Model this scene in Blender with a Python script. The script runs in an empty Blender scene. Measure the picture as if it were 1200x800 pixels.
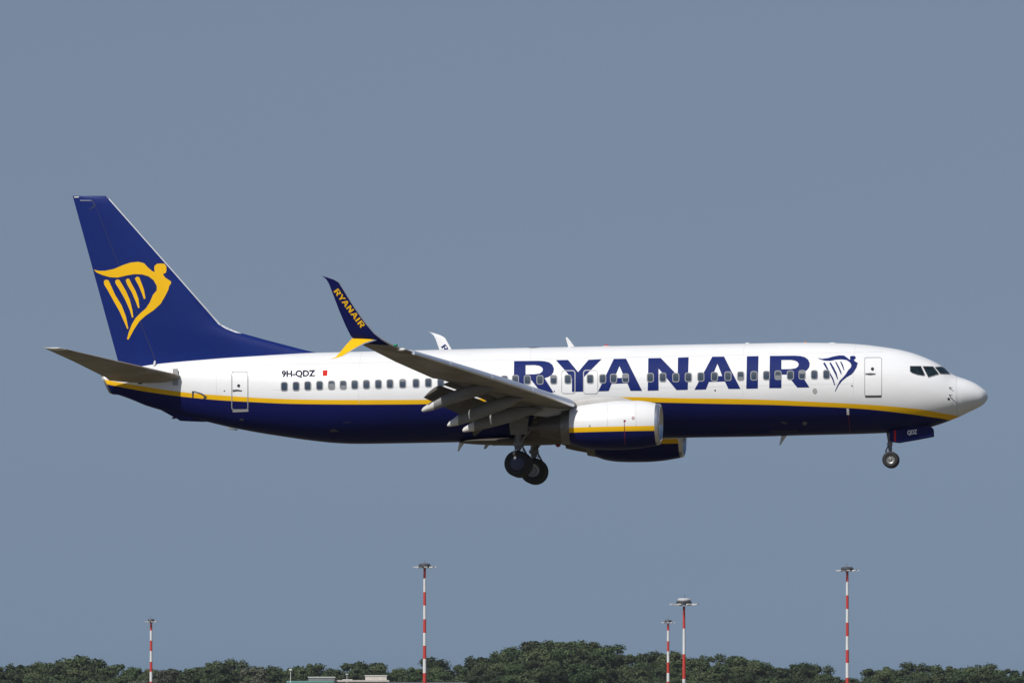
import bpy, bmesh, math, random
import numpy as np
from mathutils import Vector, Matrix, Euler
from mathutils.bvhtree import BVHTree

R = math.radians
scn = bpy.context.scene
C = scn.collection
rng = random.Random(7)

# ------------------------------------------------------------------ camera, sky, sun, exposure
F = 13600.0                       # focal length in photograph pixels (1200 wide)
CAM_Z = 2.5
HORIZON = 815.0                   # photograph row of the horizon
tilt = math.atan((HORIZON - 400.0) / F)
cd = bpy.data.cameras.new("camera")
cam = bpy.data.objects.new("camera", cd)
C.objects.link(cam)
cd.sensor_width = 36.0
cd.lens = 36.0 * F / 1200.0
cd.clip_start = 1.0
cd.clip_end = 80000.0
cam.location = (0, 0, CAM_Z)
cam.rotation_euler = (math.pi / 2 + tilt, 0, 0)
scn.camera = cam

SUN_EL, SUN_AZ = R(47.5), R(214)     # azimuth clockwise from +Y
sun_dir = Vector((math.sin(SUN_AZ) * math.cos(SUN_EL), math.cos(SUN_AZ) * math.cos(SUN_EL), math.sin(SUN_EL)))
sd = bpy.data.lights.new("sun", 'SUN')
sd.energy = 3.9
sd.angle = R(0.53)
sd.color = (1.0, 0.97, 0.925)
so = bpy.data.objects.new("sun", sd)
so.rotation_euler = (-sun_dir).to_track_quat('-Z', 'Y').to_euler()
so.location = (0, 0, 400)
C.objects.link(so)

w = bpy.data.worlds.new("World")
scn.world = w
w.use_nodes = True
wn, wl = w.node_tree.nodes, w.node_tree.links
wn.clear()
sky = wn.new('ShaderNodeTexSky')
sky.sky_type = 'NISHITA'
sky.sun_disc = False
sky.sun_elevation = SUN_EL
sky.sun_rotation = SUN_AZ
sky.altitude = 200
sky.air_density = 1.0
sky.dust_density = 1.0
sky.ozone_density = 1.0
tint = wn.new('ShaderNodeMix'); tint.data_type = 'RGBA'; tint.blend_type = 'MULTIPLY'
tint.inputs[0].default_value = 1.0
# the hazy low sky opposite the sun, by elevation
wtc = wn.new('ShaderNodeTexCoord'); sep = wn.new('ShaderNodeSeparateXYZ'); ramp = wn.new('ShaderNodeValToRGB')
SKY_RAMP = [(0.0, (0.4384, 0.6157, 1.0528)), (0.00368, (0.4384, 0.6157, 1.0528)), (0.00551, (0.4236, 0.5939, 1.0301)), (0.00993, (0.393, 0.5449, 0.9515)), (0.01581, (0.372, 0.5021, 0.882)), (0.02316, (0.3585, 0.4678, 0.8145)), (0.03417, (0.3479, 0.427, 0.7033)), (0.04517, (0.3448, 0.4022, 0.6359)), (0.05967, (0.3578, 0.3899, 0.5732)), (0.16, (0.42, 0.46, 0.58)), (0.5, (0.6, 0.62, 0.68))]
while len(ramp.color_ramp.elements) < len(SKY_RAMP): ramp.color_ramp.elements.new(0.5)
for el, (p, c) in zip(ramp.color_ramp.elements, SKY_RAMP): el.position = p; el.color = (*c, 1)
bg = wn.new('ShaderNodeBackground'); bg.inputs[1].default_value = 0.10
wo = wn.new('ShaderNodeOutputWorld')
wl.new(wtc.outputs['Generated'], sep.inputs[0]); wl.new(sep.outputs['Z'], ramp.inputs[0]); wl.new(ramp.outputs[0], tint.inputs[7])
wl.new(sky.outputs[0], tint.inputs[6]); wl.new(tint.outputs[2], bg.inputs[0]); wl.new(bg.outputs[0], wo.inputs[0])

scn.view_settings.view_transform = 'Standard'
scn.view_settings.look = 'None'
scn.view_settings.gamma = 1.0
scn.view_settings.exposure = 0.0
scn.view_settings.use_curve_mapping = False

# ------------------------------------------------------------------ helpers
def mat(name, col, rough=0.5, metal=0.0, noise=0.0, scale=1.0, dark=None, coat=0.0, stretch=(1, 1, 1), spec=0.5, bump=0.0, bscale=20):
    """procedural paint: base colour broken up by object-space noise towards a second colour"""
    m = bpy.data.materials.new(name); m.use_nodes = True
    nt = m.node_tree; b = nt.nodes['Principled BSDF']
    b.inputs['Roughness'].default_value = rough
    b.inputs['Metallic'].default_value = metal
    b.inputs['Coat Weight'].default_value = coat
    b.inputs['Coat Roughness'].default_value = 0.08
    b.inputs['Specular IOR Level'].default_value = spec
    b.inputs['Base Color'].default_value = (*col, 1)
    if noise > 0:
        tc = nt.nodes.new('ShaderNodeTexCoord'); mp = nt.nodes.new('ShaderNodeMapping')
        mp.inputs['Scale'].default_value = stretch
        nz = nt.nodes.new('ShaderNodeTexNoise'); nz.inputs['Scale'].default_value = scale
        nz.inputs['Detail'].default_value = 6; nz.inputs['Roughness'].default_value = 0.62
        rp = nt.nodes.new('ShaderNodeValToRGB')
        rp.color_ramp.elements[0].position = 0.34; rp.color_ramp.elements[1].position = 0.7
        rp.color_ramp.elements[0].color = (0, 0, 0, 1); rp.color_ramp.elements[1].color = (noise, noise, noise, 1)
        mx = nt.nodes.new('ShaderNodeMix'); mx.data_type = 'RGBA'
        d = dark if dark else tuple(c * 0.55 for c in col)
        mx.inputs[6].default_value = (*col, 1); mx.inputs[7].default_value = (*d, 1)
        L = nt.links
        L.new(tc.outputs['Object'], mp.inputs[0]); L.new(mp.outputs[0], nz.inputs['Vector'])
        L.new(nz.outputs['Fac'], rp.inputs[0]); L.new(rp.outputs[0], mx.inputs[0]); L.new(mx.outputs[2], b.inputs['Base Color'])
    if bump > 0:
        tc = nt.nodes.new('ShaderNodeTexCoord')
        n2 = nt.nodes.new('ShaderNodeTexNoise'); n2.inputs['Scale'].default_value = bscale
        bp = nt.nodes.new('ShaderNodeBump'); bp.inputs['Strength'].default_value = bump; bp.inputs['Distance'].default_value = 0.02
        nt.links.new(tc.outputs['Object'], n2.inputs['Vector'])
        nt.links.new(n2.outputs['Fac'], bp.inputs['Height']); nt.links.new(bp.outputs[0], b.inputs['Normal'])
    return m

M = dict(
    white=mat('white_paint', (0.80, 0.80, 0.79), 0.32, 0, 0.35, 0.55, (0.62, 0.61, 0.58), coat=0.0, stretch=(0.6, 1, 1.6), spec=.35),
    yellow=mat('yellow_paint', (0.86, 0.49, 0.006), 0.45, 0, 0.3, 0.8, (0.66, 0.35, 0.006), spec=.2),
    navy=mat('navy_paint', (0.006, 0.009, 0.085), 0.38, 0, 0.35, 0.7, (0.008, 0.010, 0.05), spec=.12),
    blue=mat('fin_blue_paint', (0.0065, 0.021, 0.145), 0.45, 0, 0.4, 0.8, (0.007, 0.015, 0.10), spec=.12),
    letter=mat('letter_blue_paint', (0.009, 0.020, 0.125), 0.55, 0, 0.35, 3.0, (0.014, 0.026, 0.13), spec=.08),
    fairing=mat('grey_fairing_paint', (0.55, 0.54, 0.52), 0.5, 0, 0.8, 1.2, (0.32, 0.30, 0.27), stretch=(0.35, 1, 1), spec=.25),
    belly=mat('grimy_shaded_belly_paint', (0.12, 0.11, 0.095), 0.6, 0, 0.9, 1.6, (0.05, 0.043, 0.036), stretch=(0.3, 1, 1), spec=.2),  # grime, with the underside's shade also darkened into the colour
    wing=mat('grey_wing_paint', (0.33, 0.312, 0.285), 0.5, 0, 0.9, 0.9, (0.14, 0.117, 0.095), stretch=(0.5, 1, 1), spec=.3),
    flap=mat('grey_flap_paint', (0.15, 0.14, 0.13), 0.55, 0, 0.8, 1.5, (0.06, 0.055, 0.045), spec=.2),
    track=mat('grey_track_paint', (0.235, 0.235, 0.23), 0.5, 0, 0.7, 1.3, (0.13, 0.12, 0.105), stretch=(0.4, 1, 1), spec=.3),
    tracktip=mat('pale_tip_paint', (0.72, 0.70, 0.66), 0.4, 0, 0.3, 2.0),
    slat=mat('slat_metal', (0.84, 0.86, 0.90), 0.3, 0.6, 0.4, 1.2, (0.66, 0.68, 0.72)),
    stab=mat('grey_tail_paint', (0.36, 0.33, 0.295), 0.5, 0, 0.8, 1.1, (0.19, 0.145, 0.10), stretch=(0.4, 1, 1), spec=.3),
    edge=mat('bare_metal_edge', (0.66, 0.67, 0.69), 0.3, 0.7, 0.3, 2),
    finedge=mat('leading_edge_grey', (.66, .67, .68), .45, spec=.3),
    lip=mat('inlet_lip_metal', (0.62, 0.63, 0.65), 0.28, 0.85, 0.3, 2.5, (0.45, 0.45, 0.46)),
    nozzle=mat('nozzle_metal', (0.24, 0.23, 0.215), 0.42, 0.7, 0.7, 2.0, (0.10, 0.09, 0.08)),
    hot=mat('burnt_metal', (0.13, 0.11, 0.10), 0.5, 0.6, 0.6, 2.0),
    duct=mat('inlet_duct', (0.25, 0.25, 0.26), 0.5, 0.2),
    fan=mat('fan_titanium', (0.10, 0.10, 0.11), 0.4, 0.6),
    glass=mat('cabin_glass', (0.027, 0.046, 0.075), 0.25, 0, 0.5, 6.0, (0.045, 0.06, 0.08), spec=.35),
    blind=mat('window_blind', (.17, .18, .19), .6),
    wframe=mat('window_frame_grey', (0.30, 0.30, 0.305), 0.55, spec=.2),
    cockpit=mat('cockpit_glass', (0.007, 0.010, 0.014), 0.05, 0, 0.9, 2.2, (0.018, 0.036, 0.038), spec=.6),  # lighter teal noise paints soft reflections into the glass colour
    seam=mat('seam_grey', (0.36, 0.36, 0.355), 0.6, spec=.2),
    darkseam=mat('dark_seam', (0.05, 0.05, 0.055), 0.6),
    tyre=mat('tyre_rubber', (0.016, 0.016, 0.017), 0.75, 0, 0.4, 8.0, (0.03, 0.028, 0.026)),
    hub=mat('wheel_hub', (0.34, 0.34, 0.33), 0.4, 0.5, 0.6, 9.0, (0.1, 0.1, 0.1)),
    hubnavy=mat('blue_hub_cap', (0.035, 0.04, 0.09), 0.45),
    strut=mat('gear_strut', (0.19, 0.19, 0.19), 0.4, 0.3, 0.6, 6.0, (0.16, 0.15, 0.14)),
    red=mat('red_paint', (0.60, 0.02, 0.015), 0.6, spec=.1),
    dkred=mat('dull_red_paint', (0.22, 0.012, 0.03), 0.45),
    orange=mat('orange_lens', (0.75, 0.22, 0.02), 0.3),
    black=mat('black_void', (0.012, 0.012, 0.013), 0.7),
    green=mat('green_lens', (0.02, 0.25, 0.12), 0.3),
    mastred=mat('mast_red', (0.56, 0.045, 0.03), 0.5, 0, 0.5, 0.6, (0.42, 0.05, 0.04)),
    mastwhite=mat('mast_white', (0.74, 0.74, 0.72), 0.5, 0, 0.5, 0.6, (0.55, 0.54, 0.5)),
    mastdark=mat('mast_head_steel', (0.09, 0.09, 0.095), 0.5, 0.4, 0.4, 1.0),
    lampface=mat('floodlight_casing', (0.70, 0.70, 0.69), 0.35, 0.2),
)

class MB:
    """collects shapes, links them as one mesh object"""
    def __init__(s): s.v, s.f, s.m = [], [], []
    def add(s, vs, fs, m=0):
        o = len(s.v); s.v += [tuple(v) for v in vs]
        s.f += [tuple(i + o for i in f) for f in fs]
        s.m += (m if isinstance(m, list) else [m] * len(fs))
        return s
    def loft(s, rings, m=0, cap=True, closed=True, mfun=None):
        n = len(rings[0]); vs = [p for r in rings for p in r]; fs = []; ms = []
        for i in range(len(rings) - 1):
            for j in range(n if closed else n - 1):
                k = (j + 1) % n
                fs.append((i * n + j, i * n + k, (i + 1) * n + k, (i + 1) * n + j))
                ms.append(mfun(i, j) if mfun else m)
        if cap:
            fs.append(tuple(range(n))); ms.append(mfun(0, 0) if mfun else m)
            fs.append(tuple((len(rings) - 1) * n + j for j in range(n))); ms.append(mfun(len(rings) - 2, 0) if mfun else m)
        return s.add(vs, fs, ms)
    def tube(s, pts, rad, n=12, m=0, cap=True):
        pts = [Vector(p) for p in pts]; rings = []
        for i, p in enumerate(pts):
            d = (pts[min(i + 1, len(pts) - 1)] - pts[max(i - 1, 0)]).normalized()
            a = d.orthogonal().normalized(); b = d.cross(a)
            if i and rings:
                a = (prev_a - d * prev_a.dot(d)).normalized(); b = d.cross(a)
            prev_a = a
            r = rad[i] if isinstance(rad, (list, tuple)) else rad
            rings.append([p + (a * math.cos(t) + b * math.sin(t)) * r for t in [2 * math.pi * k / n for k in range(n)]])
        return s.loft(rings, m, cap)
    def box(s, lo, hi, m=0):
        (a, b, c), (d, e, f) = lo, hi
        v = [(a, b, c), (d, b, c), (d, e, c), (a, e, c), (a, b, f), (d, b, f), (d, e, f), (a, e, f)]
        return s.add(v, [(0, 3, 2, 1), (4, 5, 6, 7), (0, 1, 5, 4), (1, 2, 6, 5), (2, 3, 7, 6), (3, 0, 4, 7)], m)
    def prism(s, poly, d, m=0):
        """polygon of 3D points extruded by vector d"""
        n = len(poly); d = Vector(d); p = [Vector(q) for q in poly]
        vs = p + [q + d for q in p]
        fs = [tuple(range(n)), tuple(range(2 * n - 1, n - 1, -1))] + [(i, (i + 1) % n, n + (i + 1) % n, n + i) for i in range(n)]
        return s.add(vs, fs, m)
    def lathe(s, origin, axis, prof, n=32, m=0, cap=False, mfun=None):
        """profile of (along, radius)"""
        o = Vector(origin); ax = Vector(axis).normalized(); a = ax.orthogonal().normalized(); b = ax.cross(a)
        rings = [[o + ax * t + (a * math.cos(q) + b * math.sin(q)) * r for q in [2 * math.pi * k / n for k in range(n)]] for t, r in prof]
        return s.loft(rings, m, cap, mfun=mfun)
    def mirror(s):
        q = MB(); q.v = [(x, -y, z) for x, y, z in s.v]; q.f = [tuple(reversed(f)) for f in s.f]; q.m = list(s.m); return q
    def build(s, name, mats, parent=None, smooth=True, angle=38, recalc=True, bevel=0.0):
        me = bpy.data.meshes.new(name); me.from_pydata(s.v, [], s.f)
        for mm in (mats if isinstance(mats, (list, tuple)) else [mats]): me.materials.append(mm)
        me.polygons.foreach_set('material_index', s.m)
        if recalc or bevel:
            bm = bmesh.new(); bm.from_mesh(me)
            bmesh.ops.remove_doubles(bm, verts=bm.verts, dist=0.0004)
            if bevel:
                bmesh.ops.recalc_face_normals(bm, faces=bm.faces)
                es = [e for e in bm.edges if len(e.link_faces) == 2 and e.calc_face_angle(0) > 0.7]
                bmesh.ops.bevel(bm, geom=es, offset=bevel, segments=2, affect='EDGES', clamp_overlap=True)
            bmesh.ops.recalc_face_normals(bm, faces=bm.faces)
            bm.to_mesh(me); bm.free()
        if smooth:
            me.shade_smooth(); me.set_sharp_from_angle(angle=R(angle))
        o = bpy.data.objects.new(name, me); C.objects.link(o)
        if parent: o.parent = parent
        return o

def tag(o, label=None, cat=None, group=None, kind=None):
    for k, v in (('label', label), ('category', cat), ('group', group), ('kind', kind)):
        if v: o[k] = v
    return o

def empty(name, loc, rot=(0, 0, 0)):
    e = bpy.data.objects.new(name, None); C.objects.link(e)
    e.location = loc; e.rotation_euler = rot; e.empty_display_size = 1
    return e

CAM_M = Matrix.Translation((0, 0, CAM_Z)) @ Euler((math.pi / 2 + tilt, 0, 0)).to_matrix().to_4x4()
def ray(px, py):
    return (CAM_M.to_3x3() @ Vector(((px - 600) / F, -(py - 400) / F, -1.0)))
def at(px, py, depth):
    """world point seen at a photograph position, 'depth' metres away along +Y"""
    d = ray(px, py); return Vector((0, 0, CAM_Z)) + d * (depth / d.y)

# ------------------------------------------------------------------ ground and wooded rise
GROUND = 5200
def ground_mat():
    m = bpy.data.materials.new('dry_grass_ground'); m.use_nodes = True
    nt = m.node_tree; b = nt.nodes['Principled BSDF']; b.inputs['Roughness'].default_value = 0.95
    tc = nt.nodes.new('ShaderNodeTexCoord')
    n1 = nt.nodes.new('ShaderNodeTexNoise'); n1.inputs['Scale'].default_value = 0.02; n1.inputs['Detail'].default_value = 8
    r = nt.nodes.new('ShaderNodeValToRGB')
    r.color_ramp.elements[0].position = .35; r.color_ramp.elements[0].color = (0.055, 0.060, 0.030, 1)
    r.color_ramp.elements[1].position = .65; r.color_ramp.elements[1].color = (0.165, 0.130, 0.085, 1)
    nt.links.new(tc.outputs['Object'], n1.inputs['Vector']); nt.links.new(n1.outputs['Fac'], r.inputs[0]); nt.links.new(r.outputs[0], b.inputs['Base Color'])
    return m
gm = ground_mat()
g = MB(); g.add([(-GROUND, -2500, 0), (GROUND, -2500, 0), (GROUND, GROUND, 0), (-GROUND, GROUND, 0)], [(0, 1, 2, 3)])
tag(g.build('ground', gm, smooth=False, recalc=False), kind='structure')

sky_x = [-60, 0, 30, 60, 72, 90, 120, 140, 150, 175, 200, 225, 240, 258, 272, 285, 310, 330, 345, 360, 380, 395, 420, 440, 460, 480, 500, 510, 522, 540, 560, 580, 600, 615, 630, 648, 665, 682, 700, 720, 735, 760, 775, 800, 822, 845, 870, 882, 900, 915, 945, 958, 970, 985, 1000, 1025, 1060, 1100, 1130, 1160, 1185, 1200, 1260]
sky_y = [778, 778, 776, 774, 769, 771, 773, 780, 783, 781, 781, 781, 779, 767, 773, 779, 783, 781, 779, 776, 780, 783, 773, 775, 783, 783, 774, 771, 778, 778, 769, 765, 760, 756, 749, 751, 748, 751, 750, 757, 764, 766, 763, 769, 769, 766, 765, 773, 780, 779, 775, 778, 789, 792, 793, 781, 777, 777, 781, 777, 783, 783, 781]
TREE_Y0, TREE_Y1 = 3420.0, 3860.0
def skyline(px): return float(np.interp(px, sky_x, sky_y))
def rise(x, y):
    px = 600 + x / y * F
    top = np.interp(px, [430, 560, 640, 700, 770, 880, 940], [0, 3.0, 6.6, 6.6, 3.8, 3.0, 0])
    t = min(1, max(0, (y - TREE_Y0 + 10) / (TREE_Y1 - TREE_Y0))); t = t * t * (3 - 2 * t)
    if y > TREE_Y1: t *= max(0, 1 - (y - TREE_Y1) / 300)
    return float(top * t)
h = MB(); xs = [-60 + i * 5 for i in range(45)]; ys = [TREE_Y0 - 20 + j * 25 for j in range(32)]
vs = [(x, y, rise(x, y) + 0.05 if rise(x, y) > 0.01 else -0.3) for y in ys for x in xs]
fs = [(j * 45 + i, j * 45 + i + 1, (j + 1) * 45 + i + 1, (j + 1) * 45 + i) for j in range(31) for i in range(44)]
h.add(vs, fs); tag(h.build('hill', gm), kind='structure')

# ------------------------------------------------------------------ aircraft: frame of reference
POSE = (R(-1.98), R(-1.05), R(-6.8))
plane = empty('airliner', at(613, 462, 500.0), POSE)
tag(plane, 'twin engine passenger jet in white, yellow and navy livery flying with its landing gear down', 'airplane')
PM = Matrix.Translation(plane.location) @ Euler(POSE).to_matrix().to_4x4()
PI_ = PM.inverted(); PI3 = PI_.to_3x3(); CO = PI_ @ Vector((0, 0, CAM_Z))
def L(px, py, lat):
    """local point on the fore-and-aft plane 'lat' metres out on the right-hand side"""
    d = PI3 @ ray(px, py); t = (-lat - CO.y) / d.y
    return CO + d * t

class Curve1:
    def __init__(s, xs, ys):
        o = np.argsort(xs); s.x = np.array(xs)[o]; s.y = np.array(ys)[o]
        h = np.diff(s.x); dl = np.diff(s.y) / h; d = np.zeros(len(s.x))
        for k in range(1, len(d) - 1):
            if dl[k - 1] * dl[k] > 0:
                w1, w2 = 2 * h[k] + h[k - 1], h[k] + 2 * h[k - 1]
                d[k] = (w1 + w2) / (w1 / dl[k - 1] + w2 / dl[k])
        d[0], d[-1] = dl[0], dl[-1]; s.d = d
    def __call__(s, x):
        x = min(max(x, s.x[0]), s.x[-1]); k = min(max(int(np.searchsorted(s.x, x)) - 1, 0), len(s.x) - 2)
        h = s.x[k + 1] - s.x[k]; t = (x - s.x[k]) / h
        return float((1 + 2 * t) * (1 - t) ** 2 * s.y[k] + t * (1 - t) ** 2 * h * s.d[k] + t * t * (3 - 2 * t) * s.y[k + 1] + t * t * (t - 1) * h * s.d[k + 1])

top_px = [(1157.6, 465.8), (1156.2, 460), (1150, 453.8), (1142.5, 448.8), (1132, 444.3), (1122, 441), (1115.5, 438), (1105, 429.6), (1096, 424.2), (1084, 418.8), (1067.5, 413), (1049.5, 408.8), (1030, 405.9), (1012, 403.8), (985, 402.2), (955, 401.6), (925, 401.6), (865, 402.6), (770, 404.4), (680, 406.2), (590, 408), (530, 409.4), (432, 411.7), (371, 413.2), (278, 417.5), (235, 420.8), (184, 426), (150, 432), (120, 439)]
bot_px = [(1157.6, 465.8), (1156.5, 468.6), (1154.5, 471.5), (1147, 477), (1135, 482.7), (1123.7, 488.3), (1112.5, 492.8), (1102, 496.6), (1090, 500.2), (1070, 503.8), (1042, 506.8), (1000, 508.4), (940, 509.8), (900, 511), (804, 512.6), (700, 514.6), (600, 516.6), (500, 518.6), (420, 519.8), (395, 519), (365, 516), (335, 511.8), (297.5, 505.8), (265, 499.3), (233, 491.5), (184, 479), (132, 462)]
NOSE = L(1157.8, 465.8, 0).x
TAIL = L(126.2, 450, 0).x
def raked(p):
    """the hull ends in a cut that leans back over the exhaust"""
    x, y, z = p; t = min(1, max(0, (TAIL + 1.6 - x) / 1.6)); zc = sect(TAIL)[0]
    return (x - .47 * t * (z - zc), y, z)
def usq(x): return math.sqrt(max(NOSE - x, 0))
tp = [L(a, b, 0) for a, b in top_px]; bp_ = [L(a, b, 0) for a, b in bot_px]
ZT = Curve1([usq(p.x) for p in tp], [p.z for p in tp]); ZB = Curve1([usq(p.x) for p in bp_], [p.z for p in bp_])
HW = Curve1([0, .2, .5, 1.0, 1.5, 2, 3, 4, 5, 6, 7, 24, 26, 28, 30.5, 33, 35, 36.5, 38.3], [0, .40, .65, .94, 1.17, 1.35, 1.60, 1.75, 1.83, 1.87, 1.88, 1.88, 1.84, 1.68, 1.36, .96, .66, .46, .30])
def sect(x):
    u = usq(x); t, b = ZT(u), ZB(u)
    return (t + b) / 2, max((t - b) / 2, 1e-4), max(HW(NOSE - x), 1e-4)
def S(px, py, off=0.0):
    """point on the right-hand fuselage skin under a photograph position"""
    lat = 1.5
    for _ in range(30):
        p = L(px, py, lat); zc, hh, hw = sect(p.x)
        lat = 0.5 * lat + 0.5 * hw * math.sqrt(max(0, 1 - ((p.z - zc) / hh) ** 2))
    return p

# livery: upper and lower edge of the yellow band as height along the hull
yt_px = [(122, 443.5), (130, 445.8), (167.5, 452.5), (208, 458.5), (228, 460.8), (271, 463.9), (291.5, 465.3), (335, 467.4), (380, 468.3), (440, 468.4), (508, 468), (620, 465.8), (726, 465), (810, 466.6), (850, 467), (900, 468.3), (940, 470), (1000, 473), (1030, 474.8), (1049.5, 476.4), (1082.5, 480), (1105, 484.2)]
yb_px = [(122, 449.5), (130.8, 451.5), (167.5, 458.2), (208.8, 464), (260, 469), (291.5, 470.7), (335, 472.8), (380, 473.6), (440, 473.8), (501, 473.4), (620, 471.2), (726, 470.6), (771, 471.4), (840, 473), (900, 474.2), (940, 475.6), (1000, 478.2), (1037.5, 481.5), (1067.5, 485.2), (1090, 488.4)]
a = [S(*p) for p in yt_px]; b = [S(*p) for p in yb_px]
e1 = L(1123.7, 488.3, 0); e2 = L(1112.5, 492.8, 0)
YT = Curve1([p.x for p in a] + [e1.x, e1.x + .4], [p.z for p in a] + [e1.z, e1.z - .6]); YB = Curve1([p.x for p in b] + [e2.x, e2.x + .4], [p.z for p in b] + [e2.z, e2.z - .6])

# ------------------------------------------------------------------ fuselage
def hull_ring(x, nu=34, ny=2, nl=18):
    zc, hh, hw = sect(x)
    def ang(z): return math.acos(min(1, max(-1, (z - zc) / hh)))       # 0 at the crown
    a1 = ang(YT(x)); a2 = max(ang(YB(x)), a1)
    A = [a1 * i / nu for i in range(nu)] + [a1 + (a2 - a1) * i / ny for i in range(ny)] + [a2 + (math.pi - a2) * i / nl for i in range(nl + 1)]
    half = [raked((x, -hw * math.sin(t), zc + hh * math.cos(t))) for t in A]
    return half + [(q[0], -q[1], q[2]) for q in reversed(half[1:-1])]
def hull(xs, nu=34, ny=2, nl=18):
    rings = [hull_ring(x, nu, ny, nl) for x in xs]; n = len(rings[0]); tot = nu + ny + nl
    def mf(i, j):
        k = j if j < tot else n - 1 - j
        if nu <= k < nu + ny and XA < xs[i] < XB: return 0          # the band stops at the wing root fairing
        return 0 if k < nu else (1 if k < nu + ny else 2)
    m = MB(); m.loft(rings, mfun=mf, cap=True); return m
XA, XB = L(575, 465, 1.8).x, L(722, 465, 1.8).x
RAD_X = L(1122.5, 460, 0).x
xs = [NOSE - (0.0005 + 0.9999 * t * t) * (NOSE - RAD_X) for t in [i / 16 for i in range(17)]]
hull(xs).build('nose_cone', [M['white'], M['yellow'], M['navy']], plane, angle=60)
xs = [RAD_X - 6.5 * (i / 45) for i in range(46)]
xs += list(np.linspace(RAD_X - 6.5, TAIL, 110))[1:]
hm = hull(xs)
hull_bvh = BVHTree.FromPolygons([Vector(v) for v in hm.v], hm.f)
fus = hm.build('fuselage', [M['white'], M['yellow'], M['navy']], plane, angle=60)
# radome joint and cabin skin joints
def band(x, wdt, off, name, m, a0=0.0, a1=math.pi, parent=None, both=True):
    mb = MB()
    for sgn in ((-1, 1) if both else (-1,)):
        vs = []; n = 28
        for k in range(n + 1):
            t = a0 + (a1 - a0) * k / n
            for dx in (-wdt / 2, wdt / 2):
                zc, hh, hw = sect(x + dx)
                vs.append((x + dx, sgn * (hw + off) * math.sin(t), zc + (hh + off) * math.cos(t)))
        mb.add(vs, [(2 * k, 2 * k + 1, 2 * k + 3, 2 * k + 2) for k in range(n)])
    return mb.build(name, m, parent or plane, angle=80)
band(RAD_X, 0.018, 0.003, 'radome_joint', mat('radome_seam', (0.55, 0.55, 0.545), 0.5))
faint = mat('faint_seam', (0.60, 0.60, 0.59), 0.5, spec=.2)
sk = []
for px in (1000, 870, 620, 420, 250):
    band(L(px, 440, 1.8).x, 0.012, 0.0025, 'skin_joint', faint, 0.25, 1.75, fus, both=False)

# ------------------------------------------------------------------ markings laid on a skin
def cast(px, py, bvh, off):
    d = (PI3 @ ray(px, py)).normalized()
    hit, nrm, _, _ = bvh.ray_cast(CO, d)
    if hit is None: return None
    if nrm.dot(d) > 0: nrm = -nrm
    return hit + nrm * off, nrm
def decal(loops, bvh, off, step=(6, 3), mapf=None):
    """flat outline(s) in photograph units, cut into a grid and laid on the skin"""
    bm = bmesh.new(); es = []
    for lp in loops:
        vs = [bm.verts.new((x, y, 0)) for x, y in lp]
        es += [bm.edges.new((vs[i], vs[(i + 1) % len(vs)])) for i in range(len(vs))]
    bmesh.ops.triangle_fill(bm, use_beauty=True, use_dissolve=False, edges=es)
    X = [v.co.x for v in bm.verts]; Y = [v.co.y for v in bm.verts]
    for ax, lo, hi, st in ((0, min(X), max(X), step[0]), (1, min(Y), max(Y), step[1])):
        q = lo + st
        while q < hi:
            co = (q, 0, 0) if ax == 0 else (0, q, 0); no = (1, 0, 0) if ax == 0 else (0, 1, 0)
            bmesh.ops.bisect_plane(bm, geom=bm.verts[:] + bm.edges[:] + bm.faces[:], plane_co=co, plane_no=no, dist=1e-5)
            q += st
    bm.verts.index_update()
    mb = MB(); vs = []; ok = []; nr = []
    for v in bm.verts:
        x, y = v.co.x, v.co.y
        if mapf: x, y = mapf(x, y)
        r = cast(x, y, bvh, off)
        vs.append(r[0] if r else Vector((0, 0, 0))); ok.append(r is not None); nr.append(r[1] if r else Vector((0, -1, 0)))
    fs = []
    for f in bm.faces:
        if not all(ok[v.index] for v in f.verts): continue
        idx = [v.index for v in f.verts]
        n = (vs[idx[1]] - vs[idx[0]]).cross(vs[idx[2]] - vs[idx[0]])
        fs.append(tuple(idx) if n.dot(nr[idx[0]]) > 0 else tuple(reversed(idx)))
    bm.free(); mb.add(vs, fs); return mb
def put(name, loops, m, off=0.006, parent=None, bvh=None, step=(6, 3), mapf=None):
    return decal(loops, bvh or hull_bvh, off, step, mapf).build(name, m, parent or plane, recalc=False, angle=80)
def Z(pts, ox, oy, k): return [(ox + x / k, oy + y / k) for x, y in pts]
def smooth_loop(pts, n=3):
    out = []; N = len(pts)
    for i in range(N):
        p0, p1, p2, p3 = [np.array(pts[(i + d) % N], float) for d in (-1, 0, 1, 2)]
        for k in range(n):
            t = k / n
            q = 0.5 * (2 * p1 + (p2 - p0) * t + (2 * p0 - 5 * p1 + 4 * p2 - p3) * t * t + (3 * p1 - p0 - 3 * p2 + p3) * t ** 3)
            out.append((float(q[0]), float(q[1])))
    return out
def rrect(x0, y0, x1, y1, r, n=4, skew=0.0):
    out = []
    for cx, cy, a0 in ((x1 - r, y1 - r, 0), (x0 + r, y1 - r, 90), (x0 + r, y0 + r, 180), (x1 - r, y0 + r, 270)):
        for k in range(n + 1):
            t = R(a0 + 90 * k / n); x = cx + r * math.cos(t); y = cy + r * math.sin(t)
            out.append((x + skew * (y - (y0 + y1) / 2), y))
    return out

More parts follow.
